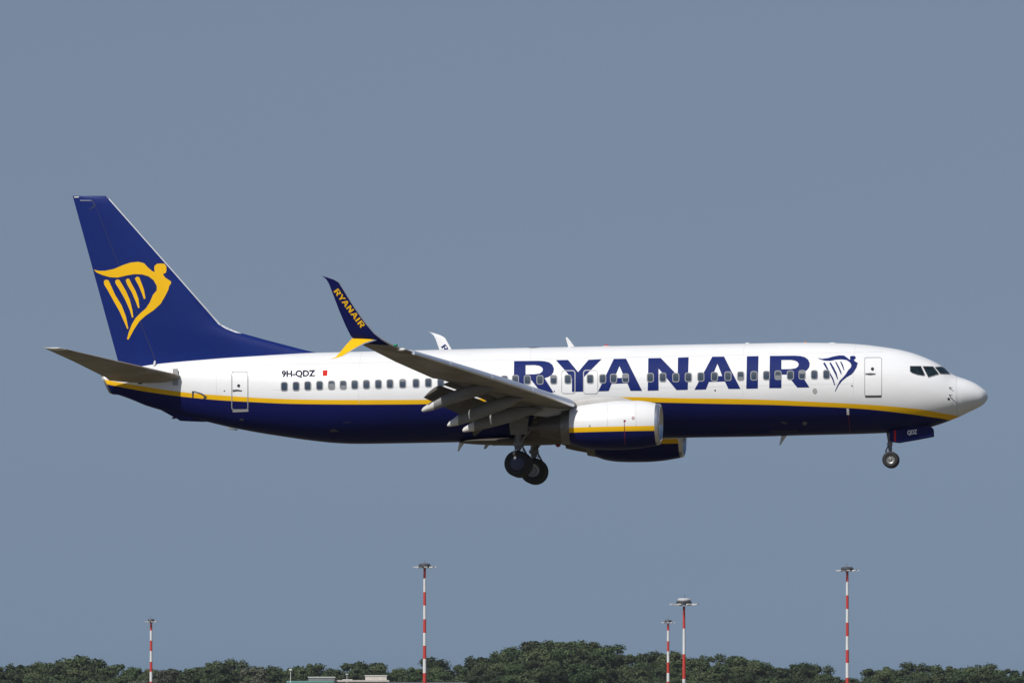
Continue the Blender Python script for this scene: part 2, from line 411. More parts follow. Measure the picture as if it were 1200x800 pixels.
# the big name, letter by letter
k6 = 20 / 3
def Rletter(ox, oy):
    outer = [(343, 430), (348, 180), (540, 178), (585, 181), (622, 190), (648, 210), (660, 240), (655, 268), (638, 290), (612, 305), (585, 312), (657, 425), (562, 426), (480, 325), (438, 325), (438, 430)]
    hole = [(438, 212), (438, 283), (510, 282), (548, 276), (568, 262), (573, 245), (565, 228), (545, 217), (510, 211)]
    return [Z(outer, ox, oy, k6), Z(hole, ox, oy, k6)]
LET = []
R2 = Rletter(850, 390)
dx, dy = (590 + 80 / k6) - (850 + 345 / k6), (395 + 187 / k6) - (390 + 180 / k6)
LET.append(('R', [[(x + dx, y + dy) for x, y in lp] for lp in R2]))
LET.append(('Y', [Z([(410, 180), (505, 178), (583, 272), (665, 177), (767, 172), (622, 318), (622, 424), (535, 426), (535, 322)], 590, 395, k6)]))
LET.append(('A', [Z([(740, 422), (862, 170), (958, 168), (1083, 418), (992, 418), (968, 360), (845, 363), (822, 420)], 590, 395, k6), Z([(906, 226), (866, 320), (946, 318)], 590, 395, k6)]))
LET.append(('N', [Z([(265, 165), (362, 163), (494, 298), (497, 160), (580, 157), (573, 410), (485, 412), (345, 245), (345, 415), (260, 417)], 720, 395, k6)]))
LET.append(('A', [Z([(625, 410), (765, 153), (857, 152), (985, 403), (890, 403), (863, 345), (738, 349), (715, 407)], 720, 395, k6), Z([(805, 208), (765, 305), (842, 303)], 720, 395, k6)]))
LET.append(('I', [Z([(1035, 150), (1126, 148), (1120, 400), (1030, 402)], 720, 395, k6)]))
LET.append(('R', R2))
for ch, loops in LET: put('letter', loops, M['letter'], 0.010)

HARP = [(133, 173), (170, 182), (220, 182), (290, 168), (360, 138), (420, 118), (480, 112), (525, 122), (555, 155), (590, 185), (611, 191), (605, 170), (607, 145), (625, 128), (655, 125), (685, 128), (700, 150), (700, 185), (692, 200), (672, 207), (690, 235), (735, 264), (736, 280), (722, 300), (715, 330), (690, 380), (655, 440), (600, 490), (540, 530), (490, 575), (450, 635), (420, 690), (403, 720), (393, 715), (405, 665), (430, 600), (460, 550), (500, 510), (540, 475), (570, 430), (595, 370), (625, 335), (625, 300), (600, 255), (560, 225), (510, 210), (450, 208), (390, 218), (320, 235), (260, 232), (200, 215), (155, 195)]
STR = [[(212, 265), (222, 252), (248, 255), (262, 285), (300, 370), (350, 450), (385, 540), (403, 632), (395, 637), (375, 590), (335, 500), (290, 420), (240, 330), (215, 290)],
       [(300, 262), (312, 250), (332, 252), (350, 280), (385, 340), (415, 410), (435, 490), (442, 545), (432, 547), (415, 490), (380, 410), (335, 330), (303, 280)],
       [(383, 258), (392, 243), (410, 245), (430, 285), (460, 340), (482, 400), (490, 470), (480, 474), (460, 420), (430, 350), (395, 290)],
       [(455, 240), (470, 228), (488, 232), (505, 275), (525, 330), (537, 398), (525, 403), (510, 360), (485, 300), (460, 255)]]
SH = [(180, 192), (230, 203), (300, 195), (370, 175), (440, 163), (490, 165), (520, 185), (555, 213), (566, 207), (558, 190), (566, 173), (592, 169), (620, 172), (630, 190), (622, 207), (607, 213), (615, 230), (655, 255), (645, 270), (640, 300), (610, 350), (580, 385), (520, 420), (470, 460), (430, 510), (388, 588), (384, 580), (410, 520), (440, 460), (480, 420), (510, 385), (540, 335), (572, 303), (577, 275), (560, 245), (520, 218), (460, 210), (390, 215), (330, 228), (260, 225), (210, 210)]
SS = [[(245, 255), (265, 245), (285, 280), (330, 370), (365, 430), (388, 512), (378, 515), (355, 450), (320, 380), (265, 290)], [(318, 250), (338, 248), (370, 300), (405, 370), (420, 440), (412, 445), (390, 390), (350, 315)], [(385, 240), (400, 240), (430, 290), (458, 350), (462, 390), (452, 380), (425, 320)], [(445, 235), (458, 235), (480, 275), (495, 335), (488, 340), (465, 285)]]
hp = put('harp_emblem', [Z(SH, 940, 400, 10)], M['letter'], 0.008)
for q in SS: put('harp_string', [Z(q, 940, 400, 10)], M['letter'], 0.008, hp)

# registration and flag
def text_loops(txt, x0, y0, x1, y1, skew=(0.0, 0.0), bold=0.046):
    """built-in lettering filling a box in photograph units; returns a flat mesh in those units"""
    cu = bpy.data.curves.new('t', 'FONT'); cu.body = txt; cu.resolution_u = 4; cu.offset = bold
    ob = bpy.data.objects.new('t', cu); C.objects.link(ob)
    dg = bpy.context.evaluated_depsgraph_get(); me = bpy.data.meshes.new_from_object(ob.evaluated_get(dg))
    X = [v.co.x for v in me.vertices]; Y = [v.co.y for v in me.vertices]
    sx = (x1 - x0) / (max(X) - min(X)); sy = (y1 - y0) / (max(Y) - min(Y))
    vs = [(x0 + (v.co.x - min(X)) * sx, y1 - (v.co.y - min(Y)) * sy) for v in me.vertices]
    fs = [tuple(p.vertices) for p in me.polygons]
    bpy.data.objects.remove(ob); bpy.data.curves.remove(cu); bpy.data.meshes.remove(me)
    vs = [(x, y + skew[0] * (x - x0)) for x, y in vs]
    return vs, fs
def put_text(name, txt, box, m, off=0.008, parent=None, bvh=None, slope=0.0):
    vs, fs = text_loops(txt, *box, skew=(slope, 0))
    mb = MB(); pts = []
    for x, y in vs:
        r = cast(x, y, bvh or hull_bvh, off); pts.append(r[0])
    mb.add(pts, [tuple(reversed(f)) for f in fs]); return mb.build(name, m, parent or plane, recalc=False, smooth=False)
regm = mat('registration_paint', (0.012, 0.014, 0.04), 0.6, spec=.1)
put_text('registration', '9H-QDZ', (330, 434.2, 369.8, 443.0), regm, slope=-0.02)
fl = put('flag', [[(378.2, 434), (389.8, 433.4), (389.8, 440), (378.2, 440.6)]], M['white'], 0.006)
put('flag_half', [[(378.2, 434), (383.8, 433.7), (383.8, 440.2), (378.2, 440.6)]], M['red'], 0.010, fl)

# cabin windows
win = [(333.2, 452.8), (347, 452.5), (360.7, 452), (374.6, 451.6), (388.6, 451.2), (402.2, 451), (415.7, 450.6), (429.4, 450.3), (443.4, 450.1), (457, 449.6), (471.9, 449.3), (487.5, 449), (502, 448.4), (516.5, 448), (531, 447.5), (545.5, 447), (560, 446.5), (576, 446), (591.2, 445.3), (604, 444.8), (618, 445), (632.8, 445), (648.8, 444.7), (665.5, 444.4), (691.6, 444), (706.3, 443.7), (719, 443.3), (733, 443), (762.1, 442.4), (776.7, 442.1), (792, 442.3), (806.7, 442), (821.3, 441.5), (837.3, 441.2), (853.1, 440.7), (868, 440.5), (883.6, 440.3), (898.2, 439.9), (911.8, 439.6), (926.2, 439.5), (940, 439.1), (954.3, 439), (968.5, 438.7)]
for i, (x, y) in enumerate(win):
    blind = {4: (.3, 1), 5: (.55, 1), 14: (0, .45), 22: (0, .3), 27: (0, .5), 35: (.6, 1), 38: (.5, 1), 40: (0, .35), 10: (0, .25)}.get(i)
    o = put('cabin_window', [rrect(x - 3.2, y - 4.5, x + 3.2, y + 4.5, 1.9)], M['glass'], 0.013)
    if blind: put('window_blind', [rrect(x - 2.9, y - 4.3 + 8.6 * blind[0], x + 2.9, y - 4.3 + 8.6 * blind[1], .9)], M['blind'], 0.0145, o)
    put('window_frame', [rrect(x - 4.15, y - 5.5, x + 4.15, y + 5.5, 2.6), rrect(x - 3.25, y - 4.55, x + 3.25, y + 4.55, 1.9)], M['wframe'], 0.016, o)

# doors
def door(name, x0, y0, x1, y1, r, slope, wdt=0.9, sill=False, skew=0.0):
    d = put(name, [rrect(x0, y0, x1, y1, r, skew=skew)], M['white'] if not sill else [M['white']], 0.0045)
    f = put('door_frame', [rrect(x0, y0, x1, y1, r, skew=skew), rrect(x0 + wdt, y0 + wdt, x1 - wdt, y1 - wdt, max(r - wdt, .5), skew=skew)], M['seam'], 0.014, d)
    return d
d1 = door('service_door', 1012.9, 418.6, 1033.4, 464.4, 2.6, 0, 0.65)
put('door_sill', [[(1013.4, 463.1), (1033, 463.0), (1032.6, 465.1), (1014, 465.2)]], M['darkseam'], 0.018, d1)
put('door_handle', [[(1014, 437.6), (1020, 437), (1026, 437.6), (1026, 438.8), (1020, 439.6), (1014, 438.8)]], M['darkseam'], 0.018, d1)
put('door_porthole', [[(1022.4 + 1.9 * math.cos(t), 432.3 + 2.0 * math.sin(t)) for t in [k * .52 for k in range(12)]]], M['black'], 0.018, d1)
# rear door keeps the band and belly colours of the hull under it
f = put('service_door', [rrect(271.2, 434.9, 291, 480.2, 2.8), rrect(272.2, 435.9, 290, 479.2, 2.2)], M['wframe'], 0.012)
put('door_sill', [[(272.4, 480.4), (291.4, 479.6), (291, 482), (273, 482.8)]], M['seam'], 0.012, f)
put('door_handle', [[(272.5, 456.8), (278, 456.2), (283.6, 457.2), (283.5, 458.4), (278, 458.2), (273, 459)]], M['darkseam'], 0.012, f)
put('door_porthole', [[(279.7 + 1.8 * math.cos(t), 451.8 + 1.9 * math.sin(t)) for t in [k * .52 for k in range(12)]]], M['black'], 0.012, f)
for x0, y0, x1, y1 in ((657.6, 433.8, 674.3, 461.2), (683.4, 433.4, 700.8, 461.6)):
    put('overwing_exit', [rrect(x0, y0, x1, y1, 3.4), rrect(x0 + .9, y0 + .9, x1 - .9, y1 - .9, 2.7)], mat('exit_outline', (.50, .50, .50), .5, spec=.2), 0.014)

# cockpit windows, both sides
cock = [[(447, 262), (525, 262), (553, 328), (545, 334), (500, 327), (460, 312), (447, 300)], [(545, 263), (620, 265), (662, 322), (586, 346)], [(636, 269), (688, 266), (708, 275), (753, 320), (678, 320)]]
for q in cock:
    mq = np.mean(np.array(q), axis=0); q = [(mq[0] + (a_ - mq[0]) * 1.06, b_) for a_, b_ in q] if q is not cock[2] else q
    mb = decal([Z(q, 1000, 390, k6)], hull_bvh, 0.022, (1.5, 1.5))
    o = mb.build('cockpit_window', M['cockpit'], plane, recalc=False, angle=80)
    mb.mirror().build('cockpit_window', M['cockpit'], plane, recalc=False, angle=80)
    c = np.mean(np.array(q), axis=0); big = [tuple(c + (np.array(p) - c) * 1.07) for p in q]
    put('window_frame', [Z(big, 1000, 390, k6), Z(q, 1000, 390, k6)], M['wframe'], 0.026, o, step=(1.5, 1.5))

# ------------------------------------------------------------------ lifting surfaces
def foil(le, te, up, tc, n=13, camber=0.015):
    le, te, up = Vector(le), Vector(te), Vector(up).normalized(); ch = te - le; c = ch.length
    def y(x): return 5 * tc * (0.2969 * math.sqrt(x) - 0.126 * x - 0.3516 * x * x + 0.2843 * x ** 3 - 0.1015 * x ** 4) + 0.0006
    X = [(1 - math.cos(math.pi * i / n)) / 2 for i in range(n + 1)]
    cam_ = lambda x: camber * 4 * x * (1 - x)
    ring = [le + ch * x + up * c * (cam_(x) + y(x)) for x in reversed(X)]           # upper, TE to LE
    ring += [le + ch * x + up * c * (cam_(x) - y(x)) for x in X[1:]]                # lower, LE to TE
    return ring
def both(mb, name, mats, parents, **kw):
    o = mb.build(name, mats, parents[0], **kw); o2 = mb.mirror().build(name, mats, parents[1], **kw); return o, o2

UPZ = Vector((0, 0, 1))
# wing stations: lateral, LE pixel, TE pixel, thickness
WST = [(1.2, (692, 478), (585, 487), .150), (1.9, (688, 476.5), (582, 484), .147), (3.6, (682.5, 476.5), (577, 474), .140), (5.5, (673.5, 473.5), (571, 463.5), .130), (8.0, (629, 458.5), (537, 451.5), .122), (9.55, (602, 449.6), (516, 444), .115), (9.75, (598, 448.3), (507, 443), .110), (13.5, (531, 427), (464, 424), .10), (16.2, (483.5, 412.5), (434.5, 409), .098)]
def wing_pt(lat):
    i = max(k for k in range(len(WST) - 1) if WST[k][0] <= lat + 1e-9); a, b = WST[i], WST[i + 1]; t = (lat - a[0]) / (b[0] - a[0])
    la, lb, ta, tb = L(*a[1], a[0]), L(*b[1], b[0]), L(*a[2], a[0]), L(*b[2], b[0])
    return la.lerp(lb, t), ta.lerp(tb, t), a[3] + (b[3] - a[3]) * t
wm = MB(); rings = []
for lat in [1.2, 1.9, 2.7, 3.6, 4.5, 5.5, 6.7, 8, 9.2, 9.55, 9.75, 12, 13.5, 14.8, 16.2]:
    le, te, tc = wing_pt(lat); rings.append(foil(le, te, UPZ, tc))
wm.loft(rings)
wing_bvh = BVHTree.FromPolygons([Vector(v) for v in wm.v], wm.f)
WR, WL = both(wm, 'wing', M['wing'], (plane, plane), angle=50)
# leading edge slats, drooped ahead of the wing
sm = MB()
for la, lb in ((5.75, 8.4), (8.45, 11.1), (11.15, 13.8), (13.85, 16.3)):
    rr = []
    for k in range(5):
        lat = la + (lb - la) * k / 4
        le, te, tc = wing_pt(min(lat, 16.19)); c = (te - le).length
        dirc = (te - le).normalized()
        f0 = le - dirc * (0.03 * c + .04) - UPZ * (0.01 * c + .03)
        f1 = le + dirc * 0.11 * c + UPZ * (0.045 * c)
        rr.append(foil(f0, f1, UPZ, 0.46 + 0.1 * (1 - c / 4.6), 9, 0.0))
    sm2 = MB().loft(rr); sm2_o = both(sm2, 'slat', M['slat'], (WR, WL), angle=60)
# winglet: the tip curls up; outer face navy, inner face white
tipLE, tipTE, _ = wing_pt(16.2)
WLT = [  # lateral, LE px, TE px, cant angle of the surface normal (0 flat, 90 upright), thickness
    (16.2, (483.5, 412.5), (434.5, 409), 0, .098), (16.6, (470, 408), (426.5, 405), 12, .09), (16.9, (459, 403.5), (420.5, 401.5), 38, .085), (17.1, (449, 397.5), (416, 398.5), 60, .08), (17.22, (440, 390.5), (411, 393.5), 72, .075),
    (17.34, (429, 378), (404.5, 380.5), 76, .07), (17.48, (416, 360), (397.5, 364), 76, .065), (17.64, (404, 341), (390.5, 345.5), 76, .06), (17.73, (397.6, 330.8), (385.5, 332.6), 76, .055), (17.77, (392, 327.6), (382.6, 327.6), 76, .05), (17.8, (384.5, 325.2), (379.2, 324.6), 76, .045), (17.81, (377.5, 323.3), (376, 322.9), 76, .04)]
rr = []
for lat, p, q, cant, tc in WLT:
    c = R(cant); rr.append(foil(L(*p, lat), L(*q, lat), (0, math.sin(c), math.cos(c)), tc, 13, 0.0))
def wlm(i, j):
    if j in (11, 12, 13, 14): return 2 if i >= 1 else 3
    if i < 2: return 3
    return 1 if j < 13 else 0
wlt = MB().loft(rr, mfun=wlm)
wl_bvh = BVHTree.FromPolygons([Vector(v) for v in wlt.v], wlt.f)
NR, NL = both(wlt, 'winglet', [M['navy'], M['white'], M['edge'], M['wing']], (WR, WL), angle=60)
# lower scimitar strake
stk = [(17.15, (441.5, 398.6), (412.5, 396.6), .07), (17.45, (428, 402.6), (406.8, 402.6), .07), (17.75, (415.4, 409.2), (400.2, 410.6), .065), (18.0, (402, 417.0), (393.2, 418.4), .06), (18.1, (393, 419.9), (388.5, 420.2), .05), (18.12, (386.5, 420.8), (385.6, 420.9), .05)]
rr = [foil(L(*p, lat), L(*q, lat), (0, -math.sin(R(52)), math.cos(R(52))), tc, 9, 0) for lat, p, q, tc in stk]
skm = MB().loft(rr, mfun=lambda i, j: 1 if j in (7, 8, 9, 10) else 0)
both(skm, 'winglet_strake', [M['yellow'], M['edge']], (NR, NL), angle=60)
both(MB().lathe(L(464, 404.6, 16.85), (1, -.3, .1), [(-.12, .001), (-.08, .05), (.05, .06), (.1, .001)], 12), 'navigation_lens', M['green'], (WR, WL))
# wing tip light housing
both(MB().lathe(L(471.5, 409.5, 16.6), (1, -.25, .05), [(-.25, .001), (-.2, .05), (0, .07), (.1, .05), (.15, .001)], 12), 'tip_light', M['tracktip'], (WR, WL))
# the name down the winglet: same letters, set along the span
X0, X1, Y0, Y1 = 601.5, 949, 421.0, 459.0
def shear(x, y):                                    # baseline of the name climbs slightly along the cabin
    return (x - X0) / (X1 - X0), (y + (x - X0) * 0.0205 - 422.8) / 36.5
def wl_text(p0, p1, hgt):
    p0, p1 = Vector(p0), Vector(p1); d = p1 - p0; u = Vector((d.y, -d.x)).normalized() * hgt
    def f(x, y):
        a, b = shear(x, y); q = p0 + d * a + u * (0.5 - b); return q.x, q.y
    return f
mapf = wl_text((393.6, 339.4), (425.6, 382.6), 6.2)
for ch, loops in LET:
    put('letter', [[mapf(x, y) for x, y in lp] for lp in loops], M['yellow'], 0.008, NR, wl_bvh, (50, 50))
# far winglet carries the name in navy on its inner face
wlt_m = wlt.mirror(); wlf_bvh = BVHTree.FromPolygons([Vector(v) for v in wlt_m.v], wlt_m.f)
mapf = wl_text((519.3, 404.6), (551, 446.6), 6.0)
for ch, loops in LET:
    put('letter', [[mapf(x, y) for x, y in lp] for lp in loops], M['letter'], 0.008, NL, wlf_bvh, (50, 50))

# flaps let down behind the trailing edge
def flap(l0, l1, chord0, chord1, drop, n=6, back=0.05, vane=True):
    rm = []; rv = []
    for k in range(n):
        t = k / (n - 1); lat = l0 + (l1 - l0) * t; le, te, tc = wing_pt(lat); ch = chord0 + (chord1 - chord0) * t
        d = Vector((-math.cos(R(drop)), 0, -math.sin(R(drop))))
        a = te + Vector((-.02, 0, -.20 if l0 < 4 else -0.27))
        rm.append(foil(a, a + d * ch, Vector((d.z, 0, -d.x)), .14, 9, 0.03))
        inb = l0 < 4
        v0 = te + Vector((0.42, 0, -.05 if inb else -0.15)); dv = Vector((-math.cos(R(drop * .4)), 0, -math.sin(R(drop * .4))))
        rv.append(foil(v0, v0 + dv * (0.36 if l0 > 4 else .62), Vector((dv.z, 0, -dv.x)), .16, 7, 0.05))
    return MB().loft(rm), MB().loft(rv)
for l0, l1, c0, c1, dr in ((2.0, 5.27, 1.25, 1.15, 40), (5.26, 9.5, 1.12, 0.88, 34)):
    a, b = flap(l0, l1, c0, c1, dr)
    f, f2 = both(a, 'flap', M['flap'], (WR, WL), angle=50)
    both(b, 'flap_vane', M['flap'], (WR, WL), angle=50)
# flap track fairings: canoe bodies drooping aft, pale tips
def canoe(lat, pts, tipk):
    """pts: pixel of the axis, half height, half width"""
    rr = []
    for (px, py, hh, hw) in pts:
        c = L(px, py, lat); rr.append([c + Vector((0, hw * math.cos(t), hh * math.sin(t))) for t in [2 * math.pi * k / 14 for k in range(14)]])
    return MB().loft(rr, mfun=lambda i, j: 1 if i >= tipk else 0)
tr = [(9.1, [(588, 449.5, .03, .03), (578, 452.5, .16, .12), (563, 456.2, .26, .18), (545, 460.8, .29, .2), (528, 466.5, .27, .2), (513, 472.5, .23, .18), (508.6, 474.3, .215, .17), (496, 480.0, .10, .09), (494.2, 480.9, .04, .04)], 6),
      (7.1, [(614, 466, .03, .03), (604, 468.5, .18, .14), (590, 472.5, .28, .2), (572, 478.5, .31, .21), (555, 485.5, .28, .2), (542, 490.2, .24, .18), (537.5, 492.0, .22, .17), (526, 497.2, .10, .09), (524.2, 498.2, .04, .04)], 6),
      (5.2, [(636, 479, .03, .03), (622, 481, .2, .14), (606, 484, .31, .2), (590, 488, .33, .21), (574, 493.2, .29, .2), (561, 497.3, .24, .18), (556, 499, .22, .17), (543.5, 503.6, .10, .09), (542, 504.2, .04, .04)], 6)]
for lat, pts, tk in tr:
    both(canoe(lat, pts, tk), 'flap_track_fairing', [M['track'], M['tracktip']], (WR, WL), angle=45)

# tail fin with dorsal fillet, bare metal leading edge
def fle(y):
    return float(np.interp(y, [229.5, 231, 380, 385, 391, 398, 405, 409, 413, 418, 440], [123, 127, 258.9, 270, 286, 311, 338, 353, 370, 388, 420]))
def fte(y): return 85.5 + (y - 231) * 0.2753
rr = []; fy = [229.6, 230.4, 232.5, 240, 260, 280, 300, 320, 340, 360, 380, 385, 391, 398, 405, 409, 413, 418, 440]
for y in fy:
    le, te = L(fle(y), y, 0), L(fte(y), y, 0); c = (le - te).length
    th = float(np.interp(y, [229.6, 231, 234, 380, 391, 413, 440], [.02, .10, .15, .52, .54, .56, .58]))
    rr.append(foil(le, te, (0, 1, 0), th / c, 22, 0))
def finm(i, j): return 1 if (20 <= j <= 23 and 1 <= i <= 9) else 0
fm = MB().loft(rr, mfun=finm)
fin_bvh = BVHTree.FromPolygons([Vector(v) for v in fm.v], fm.f)
FIN = fm.build('tail_fin', [M['blue'], M['edge']], plane, angle=50)
hp = put('harp_emblem', [Z(HARP, 90, 290, k6)], M['yellow'], 0.012, FIN, fin_bvh, (5, 8))
for q in STR: put('harp_string', [Z(q, 90, 290, k6)], M['yellow'], 0.012, FIN, fin_bvh, (5, 8))
put('metal_edge', [[(124.8, 230.9)] + [(fle(y) - .5, y) for y in (233, 260, 300, 340, 380)] + [(269, 385), (284, 391), (276, 389.8), (264, 385), (256, 380)] + [(fle(y) - 2.1, y) for y in (370, 340, 300, 260, 235)]], M['finedge'], 0.006, FIN, fin_bvh, (5, 8))
dk = mat('rudder_gap', (0.006, 0.012, 0.07), .6)
put('rudder_gap', [[(111.2, 240), (111.9, 240), (182.4, 421), (181.2, 421)]], dk, 0.006, FIN, fin_bvh, (8, 8))
put('rudder_gap', [[(86.3, 234.9), (108, 234.9), (111, 238.6), (110.8, 242.4), (104.4, 245.8), (104.6, 245), (110, 241.8), (110.2, 238.9), (107.7, 235.7), (86.4, 235.8)]], M['darkseam'], 0.006, FIN, fin_bvh, (8, 8))
put('tip_rail', [[(86, 234.4), (107, 234.6), (107, 235.2), (86.2, 235.3)]], M['edge'], 0.009, FIN, fin_bvh, (8, 8))
put('navigation_lens', [[(87, 230.6), (92.5, 230.4), (92.5, 231.6), (87, 231.8)]], M['tracktip'], 0.02, FIN, fin_bvh, (8, 8))

# tailplanes
TST = [(0.55, (212, 441), (128, 445.5), .115), (0.9, (209.5, 440.2), (124.5, 442.4), .112), (2.2, (182, 433.8), (109, 434.6), .105), (4.2, (138.5, 423.6), (85.5, 423.0), .10), (6.9, (77.5, 409.2), (55, 409.3), .095), (7.12, (72.5, 407.9), (51.3, 407.6), .09), (7.18, (69.5, 407.4), (50.6, 407.2), .06)]
rr = [foil(L(*p, la), L(*q, la), UPZ, tc, 13, -0.012) for la, p, q, tc in TST]
tm = MB().loft(rr, mfun=lambda i, j: 1 if i >= 4 else 0)
SR, SL = both(tm, 'tailplane', [M['stab'], M['white']], (plane, plane), angle=50)
both(MB().box((L(205.5, 434, .62).x - .12, -.66, L(205, 446, .62).z - .2), (L(205.5, 434, .62).x + .12, -.60, L(205, 432, .62).z)), 'trim_marker', M['seam'], (plane, plane), smooth=False)

# ------------------------------------------------------------------ belly fairing
fr = []
for px, bot, half, top in ((738, 513, .4, 480), (728, 514.2, 1.3, 470), (715, 515, 1.75, 464.5), (700, 516.0, 1.90, 462), (680, 518, 1.95, 461.5), (664, 519.6, 1.95, 463), (652, 520.2, 1.95, 461.5), (640, 520.8, 1.93, 463.5), (632, 520.9, 1.8, 475), (622, 521, 1.45, 508), (610, 521.2, 1.38, 511), (585, 521, 1.34, 511.5), (565, 520.2, 1.25, 512.5), (550, 519.4, 1.0, 514), (540, 518.6, .5, 516)):
    p, q = L(px, bot, 0), L(px, top, 1.6); zc, hh = (p.z + q.z) / 2, (q.z - p.z) / 2
    n = 36; ring = []
    for k in range(n):
        t = 2 * math.pi * k / n; s_, c_ = math.sin(t), math.cos(t)
        ring.append(Vector((p.x, half * math.copysign(abs(c_) ** .72, c_), zc + hh * math.copysign(abs(s_) ** .8, s_))))
    fr.append(ring)
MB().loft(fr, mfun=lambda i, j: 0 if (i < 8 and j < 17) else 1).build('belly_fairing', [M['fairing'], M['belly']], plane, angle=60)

# ------------------------------------------------------------------ engines
ENG = 4.83
npx = [(773.6, 475.5, 520.2), (769, 472.6, 521.3), (760, 470.6, 523), (745, 469.3, 525.2), (728, 469.4, 526.4), (710, 471.0, 526.6), (695, 472.6, 526.2), (680, 475, 524.2), (669, 477.8, 520.6)]
def oval(p, q, lat, n=40, off=0.0, flat=0.06):
    c = (p + q) / 2; hh = (p.z - q.z) / 2 + off; hw = hh * 1.03
    out = []
    for k in range(n):
        t = 2 * math.pi * k / n; z = math.sin(t); 
        if z < -.72: z = -.72 + (z + .72) * .80
        out.append(Vector((c.x + (p.x - q.x) / 2 * math.sin(t), -lat + hw * math.cos(t), c.z + hh * z)))
    return out
prof = [(L(x, a, ENG), L(x, b_, ENG)) for x, a, b_ in npx]
# undo the flattening so the outline keeps its measured depth
prof = [(p, q - Vector((0, 0, (p.z - q.z) * .033))) for p, q in prof]
def dense(pr, n=4):
    out = []
    for i in range(len(pr) - 1):
        for k in range(n):
            t = k / n; out.append((pr[i][0].lerp(pr[i + 1][0], t), pr[i][1].lerp(pr[i + 1][1], t)))
    return out + [pr[-1]]
def smooth_prof(pr, n=4):
    X = [p.x for p, q in pr]; T = Curve1(X, [p.z for p, q in pr]); B = Curve1(X, [q.z for p, q in pr]); out = []
    for x in np.linspace(X[0], X[-1], (len(pr) - 1) * n + 1):
        out.append((Vector((x, 0, T(x))), Vector((x, 0, B(x)))))
    return out
cowl = smooth_prof(prof[1:], 5)
e_yt, e_yb = L(720, 499.5, ENG + 1.05).z, L(720, 505.3, ENG + 1.05).z
rr = []
for p, q in cowl:                                   # rings split exactly at the yellow band
    c = (p + q) / 2; hh = (p.z - q.z) / 2; hw = hh * 1.03
    def ang(z):
        s_ = (z - c.z) / hh; return math.acos(max(-1, min(1, s_)))
    a1, a2 = ang(e_yt), ang(e_yb); A = [a1 * i / 12 for i in range(12)] + [a1, (a1 + a2) / 2] + [a2 + (math.pi - a2) * i / 10 for i in range(11)]
    def pt(t, sg):
        z = math.cos(t)
        if z < -.72: z = -.72 + (z + .72) * .80
        return Vector((c.x, -ENG - sg * hw * math.sin(t), c.z + hh * z))
    half = [pt(t, 1) for t in A]; rr.append(half + [pt(t, -1) for t in reversed(A[1:-1])])
nA = 25; n_ = len(rr[0])
def em(i, j):
    k = j if j < nA - 1 else n_ - 1 - j
    return 0 if k < 12 else (1 if k < 14 else 2)
cw = MB().loft(rr, cap=False, mfun=em)
inner = []                                           # fan duct inside the nozzle
for f_, xo in ((.985, 0), (.93, .35), (.9, 1.0)):
    inner.append([Vector((v.x + xo, v.y, v.z)) for v in [Vector((r.x, -ENG + (r.y + ENG) * f_, (rr[-1][0].z + rr[-1][nA - 1].z) / 2 + (r.z - (rr[-1][0].z + rr[-1][nA - 1].z) / 2) * f_)) for r in rr[-1]]])
cw.loft([rr[-1]] + inner, cap=False, m=3)
cowl_bvh = BVHTree.FromPolygons([Vector(v) for v in cw.v], cw.f)
EM = [M['white'], M['yellow'], M['navy'], M['duct']]
ER, EL = both(cw, 'engine', EM, (plane, plane), angle=50)
# inlet lip rolls into the duct
p0, q0 = prof[1]; c0 = (p0 + q0) / 2; H0 = (p0.z - q0.z) / 2
pf, qf = prof[0]; front = (pf.x + qf.x) / 2 + .04
lipx = [(p0.x - .003, 1.0), (p0.x + .10, .985), (p0.x + .15, .96), (front - .02, .925), (front, .885), (front - .03, .85), (p0.x + .12, .82), (p0.x - .1, .79), (p0.x - .5, .775)]
rr2 = []
for i, (x, k) in enumerate(lipx):
    rr2.append([Vector((x - 0.05 * ((v.z - c0.z) / H0) * -0.6 * min(1, i / 2), -ENG + (v.y + ENG) * k, c0.z + (v.z - c0.z) * k)) for v in rr[-1 if False else (0 if rr[0][0].x > rr[-1][0].x else -1)]])
both(MB().loft(rr2, cap=False), 'inlet_lip', M['lip'], (ER, EL), angle=60)
hub_x = p0.x - .5
fanm = MB(); nb = 24
for k in range(nb):
    t = 2 * math.pi * k / nb
    def pp(r, dt, dx): return Vector((hub_x + dx, -ENG + r * math.cos(t + dt), c0.z + r * math.sin(t + dt)))
    fanm.add([pp(.2, -.06, .03), pp(.2, .10, -.06), pp(H0 * .77, .16, -.16), pp(H0 * .77, -.04, .02)], [(0, 1, 2, 3)])
fanm.lathe((hub_x - .3, -ENG, c0.z), (1, 0, 0), [(0, .77 * H0), (.01, .001)], 32)
both(fanm, 'fan', M['fan'], (ER, EL), smooth=False)
both(MB().lathe((hub_x, -ENG, c0.z), (1, 0, 0), [(-.1, .24), (0, .23), (.2, .15), (.33, .06), (.37, .001)], 24), 'spinner', M['duct'], (ER, EL))
